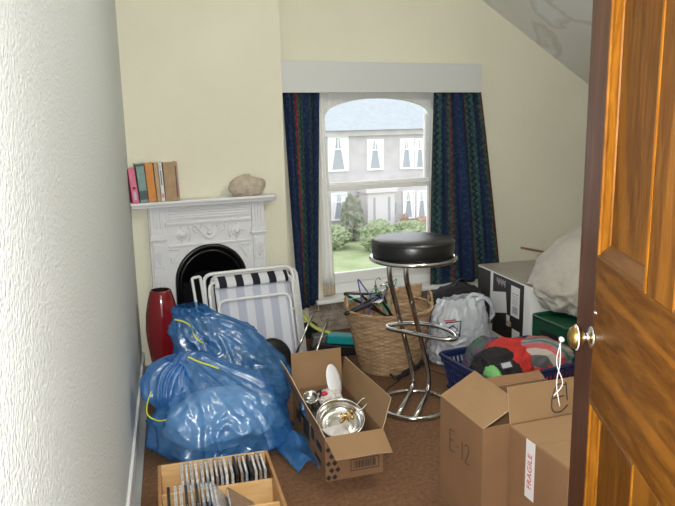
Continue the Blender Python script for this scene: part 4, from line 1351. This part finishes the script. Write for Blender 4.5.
hanger('thick black plastic hanger slanting out over the left rim of the wicker basket', (1.65, 3.33, 0.405), (R(72), R(-10), R(20)), 'black_plastic', 0.15, 0.08, 0.011)
hanger('black hanger standing tilted at the middle of the wicker basket', (1.74, 3.43, 0.42), (R(25), R(30), R(-15)), 'black_plastic', 0.18, 0.10, 0.008)
hanger('black hanger deepest in the wicker basket, behind the others', (1.81, 3.50, 0.40), (R(-15), R(42), R(10)), 'black_plastic', 0.16, 0.10, 0.007)
hanger('blue wire hanger with its hook standing up in the wicker basket', (1.665, 3.36, 0.425), (R(10), R(78), R(10)), 'blue_wire', 0.15, 0.06, 0.004)
hanger('mint green wire hanger in the wicker basket', (1.70, 3.45, 0.405), (R(50), R(12), R(-10)), 'mint_wire', 0.15, 0.07, 0.0035)
hanger('mint green wire hanger farther right in the wicker basket', (1.80, 3.47, 0.41), (R(5), R(-70), R(0)), 'mint_wire', 0.12, 0.06, 0.0035)
t = thing('wooden_hanger', 'wooden hanger with a metal hook at the back of the wicker basket', 'hanger', (1.80, 3.55, 0.42))
t.rotation_euler = (0, R(20), 0)
bm = new_bm(); tube(bm, smooth_path([(-0.02, 0, 0.02), (0.0, 0, -0.03), (0.0, 0, -0.12), (0.02, 0, -0.2)]), 0.013, 10, flat=0.5); link('bar', bm, 'wood_stick', t, smooth=True)
bm = new_bm(); tube(bm, smooth_path([(-0.02, 0, 0.02), (-0.03, 0, 0.05), (-0.015, 0, 0.07), (0.0, 0, 0.06)]), 0.003, 8); link('hook', bm, 'steel', t, smooth=True)
# rolled straw mat standing in the basket


def fn(u, v):
    a = u * 2.6 - 0.9
    return (0.20 * math.sin(a * 0.75) + 0.02 * v, 0.10 * math.cos(a * 0.75) + 0.004 * math.sin(u * 60), -0.16 + 0.155 * v + 0.05 * u * v)


o = link('straw_mat', sheet(fn, 90, 12), 'wicker', smooth=True, recalc=False, loc=(1.85, 3.44, 0.40)); solid(o, 0.006)
tag(o, 'curved straw mat standing at the back right inside the wicker basket', 'mat')

# ------------------------------------------------------------------ black seat of an upturned stool, chrome legs up
t = thing('small_chair', 'small overturned chair with round black seat and thin chrome legs, behind the box of pans', 'chair', (1.09, 3.38, 0))
bm = new_bm()
lathe(bm, [(0, -0.022), (0.090, -0.022), (0.102, -0.012), (0.105, 0.0), (0.100, 0.012), (0.08, 0.022), (0, 0.026)], 48, M=Matrix.Translation((-0.01, 0.0, 0.165)) @ Matrix.Rotation(R(62), 4, 'X') @ Matrix.Rotation(R(8), 4, 'Y'))
link('seat', bm, 'black_vinyl', t, smooth=True)
bm = new_bm(); bx(bm, -0.04, 0.14, 0.01, 0.07, 0.0, 0.10); link('seat_base', bm, 'black_plastic', t, bevel=0.01)
for (a, b_) in (((0.115, 0.06, 0.09), (0.285, 0.14, 0.352)), ((0.22, 0.06, 0.03), (0.372, 0.14, 0.292)),):
    bm = new_bm(); tube(bm, [a, b_], 0.0065, 10); link('leg', bm, 'steel', t, smooth=True)
for (a, b_) in (((0.06, 0.0, 0.13), (0.135, 0.07, 0.115)), ((0.10, 0.05, 0.06), (0.24, 0.06, 0.022))):
    bm = new_bm(); tube(bm, [a, b_], 0.0075, 10); link('cross_bar', bm, 'black_plastic', t, smooth=True)

# ------------------------------------------------------------------ things on the floor by the window
bm = new_bm(); bx(bm, 0, 0.20, 0, 0.10, 0, 0.085)
o = link('wooden_box', bm, 'brown_wood', loc=(1.40, 3.80, 0), bevel=0.004); tag(o, 'low dark brown wooden box on the floor below the left curtain', 'box')
bm = new_bm(); bx(bm, 0, 0.11, 0, 0.08, 0, 0.085)
o = link('black_case', bm, 'black_plastic', loc=(1.405, 3.81, 0.0855), bevel=0.006); tag(o, 'small black case on top of the dark brown wooden box', 'case')
t = thing('vacuum_head', 'turquoise and black plastic tool on the floor left of the wicker basket', 'tool', (1.565, 3.70, 0), R(-14))
bm = new_bm()
prism(bm, [(-0.135, -0.05, 0.0), (0.19, -0.05, 0.0), (0.19, -0.05, 0.05), (0.02, -0.05, 0.075), (-0.10, -0.05, 0.10), (-0.135, -0.05, 0.06)], (0, 0.11, 0))
link('body', bm, 'black_plastic', t, bevel=0.012)
bm = new_bm(); prism(bm, [(-0.045, -0.045, 0.085), (0.17, -0.045, 0.056), (0.185, -0.045, 0.095), (0.12, -0.045, 0.118), (-0.035, -0.045, 0.140)], (0, 0.095, 0))
link('cover', bm, 'teal_plastic', t, bevel=0.01)
bm = new_bm(); prism(bm, [(-0.135, -0.04, 0.06), (-0.045, -0.04, 0.085), (-0.038, -0.04, 0.138), (-0.125, -0.04, 0.135)], (0, 0.085, 0))
link('nozzle', bm, 'grey_panel', t, bevel=0.01)
bm = new_bm(); tube(bm, smooth_path([(-0.18, 0.07, 0.27), (-0.165, 0.06, 0.235), (-0.12, 0.04, 0.185), (-0.07, 0.02, 0.155), (-0.01, 0.0, 0.14)]), 0.014, 10, flat=0.6); link('strap', bm, 'lime_plastic', t, smooth=True)
# black pole on the carpet behind the stool, and a cable
t = thing('umbrella', 'folded black umbrella lying on the carpet behind the bar stool', 'umbrella', (1.93, 3.16, 0), 0)
bm = new_bm(); tube(bm, smooth_path([(-0.22, -0.02, 0.018), (-0.1, 0.04, 0.022), (0.03, 0.12, 0.024), (0.13, 0.18, 0.018)]), [0.010] * 3 + [0.018] * 12 + [0.012] * 4, 10); link('canopy', bm, 'black_cloth', t, smooth=True)
bm = new_bm(); tube(bm, smooth_path([(-0.22, -0.02, 0.018), (-0.235, -0.01, 0.02), (-0.245, 0.012, 0.032)]), 0.007, 8); link('handle', bm, 'black_plastic', t, smooth=True)
bm = new_bm(); tube(bm, smooth_path([(1.50, 2.98, 0.004), (1.60, 3.05, 0.004), (1.70, 3.12, 0.004), (1.78, 3.16, 0.03), (1.84, 3.19, 0.06), (1.90, 3.20, 0.03), (2.0, 3.06, 0.004), (2.05, 3.02, 0.004)]), 0.0025, 6)
o = link('cable', bm, 'black_plastic', smooth=True); tag(o, 'thin black cable on the carpet in front of the wicker basket', 'cable')

# ------------------------------------------------------------------ white carrier bag and black rucksack
t = thing('carrier_bag', 'white plastic carrier bag with a black and red logo right of the bar stool', 'bag', (2.20, 3.26, 0))
ax = [(0.0, 0.0, 0.006), (0.0, 0, 0.04), (0.0, 0, 0.15), (-0.01, 0.0, 0.26), (0.0, 0.01, 0.34), (0.02, 0.02, 0.385)]
rd = [(0.16, 0.09), (0.20, 0.125), (0.205, 0.13), (0.185, 0.11), (0.15, 0.08), (0.14, 0.05)]
o = link('film', sack(ax, rd, seed=11, crumple=0.065, pleats=9, neck_t=1.0), 'white_film', t, smooth=True); solid(o, 0.001)
for s in (-1, 1):
    bm = new_bm()
    P = smooth_path([(0.07, 0.04 * s, 0.36), (0.12, 0.04 * s, 0.385), (0.19, 0.02 * s - 0.02, 0.35), (0.225, 0.01 - 0.03, 0.27), (0.20, -0.02, 0.23)])
    tube(bm, P, 0.012, 8, flat=0.2); link('handle', bm, 'white_film', t, smooth=True)
lm = frame((-0.135, -0.128, 0.245), (0.93, -0.36, 0.0), (0.05, 0.28, 0.95))
bm = new_bm()
for ln in ([(-0.05, 0.05), (0.06, 0.06), (0.045, -0.05)], [(-0.05, 0.0), (0.0, 0.03), (0.035, 0.0), (0.0, -0.03), (-0.05, 0.0)], [(-0.04, -0.045), (0.02, -0.06), (0.04, -0.03)]):
    tube(bm, [(a * 0.8, b_ * 0.8, 0) for a, b_ in ln], 0.004, 6)
o = link('logo', bm, 'print_black', t); o.matrix_local = lm
bm = new_bm(); tube(bm, [(-0.05, 0.052, 0.001), (0.02, 0.056, 0.001)], 0.004, 6); o = link('logo_stripe', bm, 'fragile_red', t); o.matrix_local = lm

t = thing('rucksack', 'rounded black rucksack behind the white carrier bag', 'bag', (2.40, 3.60, 0))
o = link('body', blob((0, 0, 0.185), (0.19, 0.14, 0.195), 0.03, 0.05, 1.6, 6, z0=0.002, power=0.85), 'black_cloth', t, smooth=True)
bm = new_bm(); tube(bm, smooth_path([(0.06, -0.15, 0.34), (0.13, -0.165, 0.30), (0.175, -0.15, 0.22), (0.17, -0.14, 0.13)]), 0.014, 8, flat=0.35); link('strap', bm, 'black_vinyl', t, smooth=True)
bm = new_bm(); tube(bm, smooth_path([(-0.03, -0.03, 0.375), (-0.01, -0.04, 0.41), (0.03, -0.04, 0.41), (0.05, -0.03, 0.375)]), 0.006, 8); link('handle', bm, 'black_vinyl', t, smooth=True)

# ------------------------------------------------------------------ appliance carton
A0 = V((2.56, 3.075, 0)); far = V((2.667, 3.752, 0))
ey_ = (far - A0).normalized(); ex_ = V((ey_.y, -ey_.x, 0))
tP = thing('appliance_box', 'large box printed black and white on its side, right of the window', 'box', tuple(A0), math.atan2(ex_.y, ex_.x))
pw, pd, ph = 0.62, 0.68, 0.45
bm = new_bm(); bx(bm, 0, pw, 0, pd, 0, ph - 0.004); link('box_body', bm, 'paper_white', tP, bevel=0.003)
bm = new_bm(); bx(bm, 0.0, pw, 0.0, pd, ph - 0.004, ph); link('lid', bm, 'grey_metal_top', tP, bevel=0.002)
bm = new_bm(); bx(bm, 0.10, pw - 0.06, 0.07, 0.22, ph, ph + 0.002); link('top_panel', bm, 'grey_panel', tP)
bm = new_bm()
for y0_, y1_, z0_, z1_ in ((0.075, 0.46, 0.05, ph - 0.012), (0.50, pd - 0.004, 0.02, ph - 0.012)):
    bx(bm, -0.0012, 0.0, y0_, y1_, z0_, z1_)
link('black_panel', bm, 'print_black', tP)  # nearer panel is print, the far end is a plain black area
bm = new_bm()
bx(bm, -0.0022, -0.0013, 0.12, 0.225, 0.22, 0.41)
prism(bm, [(-0.0022, 0.27, 0.22), (-0.0022, 0.47, 0.17), (-0.0022, 0.48, 0.31), (-0.0022, 0.29, 0.35)][::-1], (0.0008, 0, 0))
bx(bm, -0.0022, -0.0013, 0.11, 0.20, 0.06, 0.14)
bx(bm, -0.0022, -0.0013, 0.235, 0.275, 0.14, 0.21)
link('white_label', bm, 'paper_white', tP)
bm = new_bm(); bx(bm, -0.003, -0.0023, 0.14, 0.20, 0.24, 0.285); bx(bm, -0.003, -0.0023, 0.135, 0.21, 0.36, 0.366); bx(bm, -0.003, -0.0023, 0.135, 0.21, 0.345, 0.35)
for k in range(4):
    bx(bm, -0.003, -0.0023, 0.14, 0.205, 0.298 + k * 0.011, 0.302 + k * 0.011)
link('label_print', bm, 'dark_pane', tP)
bm = new_bm()
for i in range(9):
    bx(bm, -0.0022, -0.0013, 0.30 + 0.013 * i, 0.305 + 0.013 * i, 0.375 + 0.01 * (i % 3), 0.42 - 0.008 * (i % 2))
link('picture_print', bm, 'lilac_cover', tP)
for y0_, c_ in ((0.215, 'tan_cover'),):
    bm = new_bm(); bx(bm, -0.0022, -0.0013, y0_, y0_ + 0.06, 0.145, 0.175); link('tan_print', bm, c_, tP)

# open flaps and stick lying on it
bm = new_bm(); tube(bm, [(0, 0, 0.06), (0.40, -0.12, -0.03)], 0.010, 4, flat=0.5)
o = link('wooden_batten', bm, 'wood_stick', loc=(2.90, 3.60, ph + 0.055)); tag(o, 'thin brown wooden batten sticking out above the appliance box', 'batten')
bm = new_bm(); prism(bm, [(0, 0, 0), (0.26, -0.02, 0), (0.24, 0.16, 0.0), (0.02, 0.18, 0)], (0, 0, 0.05))
o = link('picture_frame', bm, 'wood_stick', loc=(3.02, 3.42, ph + 0.001), bevel=0.003); tag(o, 'flat brown wooden frame lying on the appliance box', 'frame')

# pale sack
bm = blob((3.00, 3.02, 0.53), (0.37, 0.30, 0.27), 0.05, 0.085, 1.5, 21, sub=6, power=0.9)
for v in bm.verts:
    # slump over the box edge: pinch to a peak at the top right
    k = (v.co.z - 0.53) / 0.27
    v.co.x += 0.14 * k; v.co.y += 0.02 * k
    lx = (V((v.co.x, v.co.y, 0)) - A0).dot(ex_); ly = (V((v.co.x, v.co.y, 0)) - A0).dot(ey_)
    if ly > -0.01 and v.co.z < 0.456:
        v.co.z = 0.456
    if v.co.z < 0.315:
        v.co.z = 0.315
o = link('fabric_sack', bm, 'calico', smooth=True)
tag(o, 'bulging pale grey fabric sack slumped on the appliance box beside the door', 'sack')

# green crate
t = thing('plastic_crate', 'dark green plastic crate below the pale sack', 'crate', (2.515, 2.70, 0), R(-3))
bm = new_bm()
cw, cdp, ch = 0.52, 0.32, 0.30
for a in ((0, cw, 0, 0.006), (0, cw, cdp - 0.006, cdp), (0, 0.006, 0.006, cdp - 0.006), (cw - 0.006, cw, 0.006, cdp - 0.006)):
    bx(bm, *a, 0, ch)
bx(bm, 0.006, cw - 0.006, 0.006, cdp - 0.006, 0, 0.006)
link('shell', bm, 'green_plastic', t, bevel=0.002)
bm = new_bm(); tube(bm, round_corners([(-0.002, -0.002, ch), (cw + 0.002, -0.002, ch), (cw + 0.002, cdp + 0.002, ch), (-0.002, cdp + 0.002, ch)], 0.03, closed=True), 0.010, 8, closed=True); link('rim', bm, 'green_plastic', t, smooth=True)
bm = new_bm(); bx(bm, -0.004, 0.0, 0.08, 0.24, 0.21, 0.24); link('grip', bm, 'black_plastic', t)
bm = new_bm(); bx(bm, 0.15, 0.36, -0.004, 0.0, 0.21, 0.24); link('grip', bm, 'black_plastic', t)
bm = new_bm(); bx(bm, 0.008, cw - 0.008, 0.008, cdp - 0.008, ch - 0.02, ch - 0.008); link('lid', bm, 'green_plastic', t, bevel=0.002)

# ------------------------------------------------------------------ navy laundry basket with clothes
LB0 = V((1.88, 2.515, 0)); lex = V((1, 0.02, 0)).normalized()
t = thing('laundry_basket', 'navy blue slotted plastic laundry basket heaped with clothes', 'basket', tuple(LB0), math.atan2(lex.y, lex.x))
lw, ld, lh = 0.62, 0.46, 0.185


def lring(z):
    ins = 0.035 * (1 - z / lh)
    return [(ins, ins, z), (lw - ins, ins, z), (lw - ins, ld - ins, z), (ins, ld - ins, z)]


bm = new_bm()
tube(bm, round_corners(lring(lh), 0.04, closed=True), 0.011, 8, closed=True)
link('rim', bm, 'navy_plastic', t, smooth=True)
bm = new_bm()
for z in (0.012, 0.065, 0.12, 0.165):
    tube(bm, round_corners(lring(z), 0.04, closed=True), 0.006 if z not in (0.012, 0.165) else 0.014, 6, closed=True, flat=0.35 if z > 0.1 else 1)
for side in range(4):
    c0_, c1_ = lring(0.0)[side], lring(0.0)[(side + 1) % 4]; d0, d1 = lring(lh)[side], lring(lh)[(side + 1) % 4]
    n_ = 22 if side % 2 == 0 else 16
    for k in range(1, n_):
        u = 0.04 + 0.92 * k / n_
        tube(bm, [V(c0_).lerp(V(c1_), u) + V((0, 0, 0.006)), V(d0).lerp(V(d1), u)], 0.0065, 5)
bx(bm, 0.04, lw - 0.04, 0.04, ld - 0.04, 0.0, 0.006)
link('lattice', bm, 'navy_plastic', t)


def heap(name, label, c, rad, mm, seed, rotz=0, fold=0.14, freq=2.2, uvs=None, cat='clothing', sub=5, z0=0.02):
    o = link(name, blob(c, rad, 0.06, fold, freq, seed, sub=sub, z0=z0, rotz=rotz, uvs=uvs), mm, smooth=True)
    return tag(o, label, cat, 'clothes in the laundry basket')


heap('garment', 'green and purple garment at the back left of the laundry basket', (2.10, 2.86, 0.165), (0.13, 0.08, 0.11), 'green_cloth', 42)
heap('garment', 'bright red garment in the middle of the laundry basket', (2.15, 2.74, 0.165), (0.17, 0.14, 0.125), 'red_cloth', 43, R(10), fold=0.10, freq=1.6)
heap('garment', 'black garment heaped at the left front of the laundry basket', (2.03, 2.68, 0.15), (0.13, 0.12, 0.125), 'black_cloth', 44, fold=0.13, freq=1.5)
heap('scarf', 'folded striped scarf in grey, pink and green at the right of the laundry basket', (2.30, 2.70, 0.185), (0.18, 0.115, 0.105), 'scarf_cloth', 45, R(-28), uvs=(0.75, 1.0, 0.7), cat='scarf', fold=0.12, freq=1.5)
heap('garment', 'red garment crushed against the front right wall of the laundry basket', (2.32, 2.625, 0.10), (0.16, 0.075, 0.085), 'red_cloth', 46)
heap('garment', 'lime green cloth peeping out at the left rim of the laundry basket', (1.945, 2.60, 0.185), (0.035, 0.06, 0.04), 'lime_cloth', 47, sub=4)
bm = new_bm(); bx(bm, -0.03, 0.03, -0.02, 0.02, 0, 0.004)
bx(bm, -0.024, 0.024, -0.014, 0.014, 0.0042, 0.0052, mi=1)
o = link('care_card', bm, None, mats=['print_black', 'dark_pane'], loc=(2.005, 2.568, 0.23)); o.rotation_euler = (R(38), R(-8), R(-15))
tag(o, 'small dark card with pale lettering lying on the black garment', 'card')

# ------------------------------------------------------------------ outside: villa, lawn and shrubs
bm = new_bm(); bx(bm, -40, 90, 6.0, 90, -5.9, -5.6); struct(link('ground_garden', bm, 'grass'))
v_ = thing('building', 'pale stone two-storey villa with bay windows seen across the garden through the window', 'building', (19, 38, -5.6))
bm = new_bm()
bx(bm, -12, 12, 0, 8, 0, 6.5)
bx(bm, -12.1, 12.1, -0.25, 0, 6.1, 6.45); bx(bm, -12.1, 12.1, -0.15, 0, 3.15, 3.75)
link('wall', bm, 'facade', v_)
bm = new_bm(); prism(bm, [(-12.4, -0.5, 6.45), (-12.4, 8.5, 6.45), (-12.4, 4.2, 8.5)], (24.8, 0, 0)); link('roof', bm, 'slate', v_)
wins = [(16.1, 17.25, 0.40, -1.5, 0), (18.7, 19.65, 0.17, -1.53, 0), (21.0, 21.8, 0.15, -1.56, 0), (22.05, 22.7, 0.13, -1.6, 0), (13.0, 14.0, 0.3, -1.5, 0), (24.2, 25.1, 0.2, -1.5, 0),
        (16.25, 17.1, -3.0, -4.5, 0), (21.2, 21.9, -3.15, -4.75, 0), (22.2, 22.85, -3.2, -4.8, 0), (13.0, 14.0, -3.0, -4.6, 0), (24.2, 25.1, -3.1, -4.7, 0)]
for i, (xa_, xb_, za, zb, _) in enumerate(wins):
    xa_ -= 19; xb_ -= 19; za += 5.6; zb += 5.6
    bm = new_bm()
    f_ = 0.10
    bx(bm, xa_ - f_, xb_ + f_, -0.10, 0.0, zb - f_, zb); bx(bm, xa_ - f_, xb_ + f_, -0.10, 0, za, za + f_)
    bx(bm, xa_ - f_, xa_, -0.10, 0, zb, za); bx(bm, xb_, xb_ + f_, -0.10, 0, zb, za)
    bx(bm, xa_, xb_, -0.07, 0, (za + zb) / 2 + 0.25, (za + zb) / 2 + 0.33)
    bx(bm, (xa_ + xb_) / 2 - 0.03, (xa_ + xb_) / 2 + 0.03, -0.07, 0, (za + zb) / 2 + 0.3, za)
    w_ = link('window', bm, 'white_frame', v_)
    bm = new_bm(); bx(bm, xa_, xb_, -0.02, -0.001, zb, za); link('pane', bm, 'dark_pane', w_)
    bm = new_bm()
    w2 = (xb_ - xa_)
    for s, xx in ((1, xa_), (-1, xb_)):
        prism(bm, [(xx, -0.035, za), (xx + s * w2 * 0.42, -0.035, za), (xx + s * w2 * 0.14, -0.035, zb), (xx, -0.035, zb)], (0, 0.01, 0))
    link('curtains', bm, 'white_frame', w_)
bm = new_bm()
bx(bm, -0.95, 0.9, -1.2, 0, 0, 2.7); bx(bm, -1.1, 1.05, -1.35, 0, 2.7, 2.95)
link('porch', bm, 'facade_light', v_)
bm = new_bm(); bx(bm, 0.45, 0.6, -1.22, -1.2, 0.9, 2.4); bx(bm, -0.55, -0.42, -1.22, -1.2, 0.9, 2.4); link('porch_light', bm, 'dark_pane', v_)
bm = new_bm(); bx(bm, 1.45, 1.6, -0.16, 0, 1.2, 1.9); link('plaque', bm, 'dark_pane', v_)


def shrub(label, c, rad, mm, seed):
    bm = new_bm(); bmesh.ops.create_icosphere(bm, subdivisions=5, radius=1)
    for v in bm.verts:
        d = v.co.normalized()
        k = 0.9 + 0.30 * noise.noise(d * 2.2 + V((seed, 0, 0))) + 0.16 * noise.noise(d * 8 + V((seed, 3, 0))) + 0.10 * noise.noise(d * 22)
        v.co = V((d.x * rad[0] * k, d.y * rad[1] * k, max(-0.98 * rad[2] * 0.85, d.z * rad[2] * k)))
    mz = min(v.co.z for v in bm.verts)
    for v in bm.verts:
        v.co.z -= mz
    o = link('shrub', bm, mm, smooth=False, loc=(c[0], c[1], -5.6))
    tag(o, label, 'shrub', 'shrubs in the garden outside')


shrub('large round green shrub on the lawn outside, left of the white porch', (16.6, 32.6, 0), (1.05, 0.9, 0.95), 'leaf_green', 3)
shrub('reddish brown tree-like shrub in front of the villa, far left', (16.75, 36.2, 0), (0.75, 0.7, 1.5), 'leaf_dark', 9)
shrub('low red-leaved shrub in front of the right bay windows of the villa', (21.9, 36.6, 0), (1.3, 0.6, 0.55), 'leaf_red', 17)
shrub('small pointed orange-red shrub right beside the white porch', (20.35, 36.3, 0), (0.3, 0.3, 0.75), 'leaf_red', 25)
shrub('wide low green shrub on the lawn behind the bar stool seat', (19.3, 34.0, 0), (1.3, 0.8, 0.7), 'leaf_green', 33)
shrub('pale green shrub at the left edge of the window view', (14.7, 34.4, 0), (1.1, 0.9, 0.75), 'leaf_green', 41)
shrub('low red-leaved shrub at the left below the villa windows', (14.6, 37.1, 0), (1.2, 0.5, 0.5), 'leaf_red', 49)
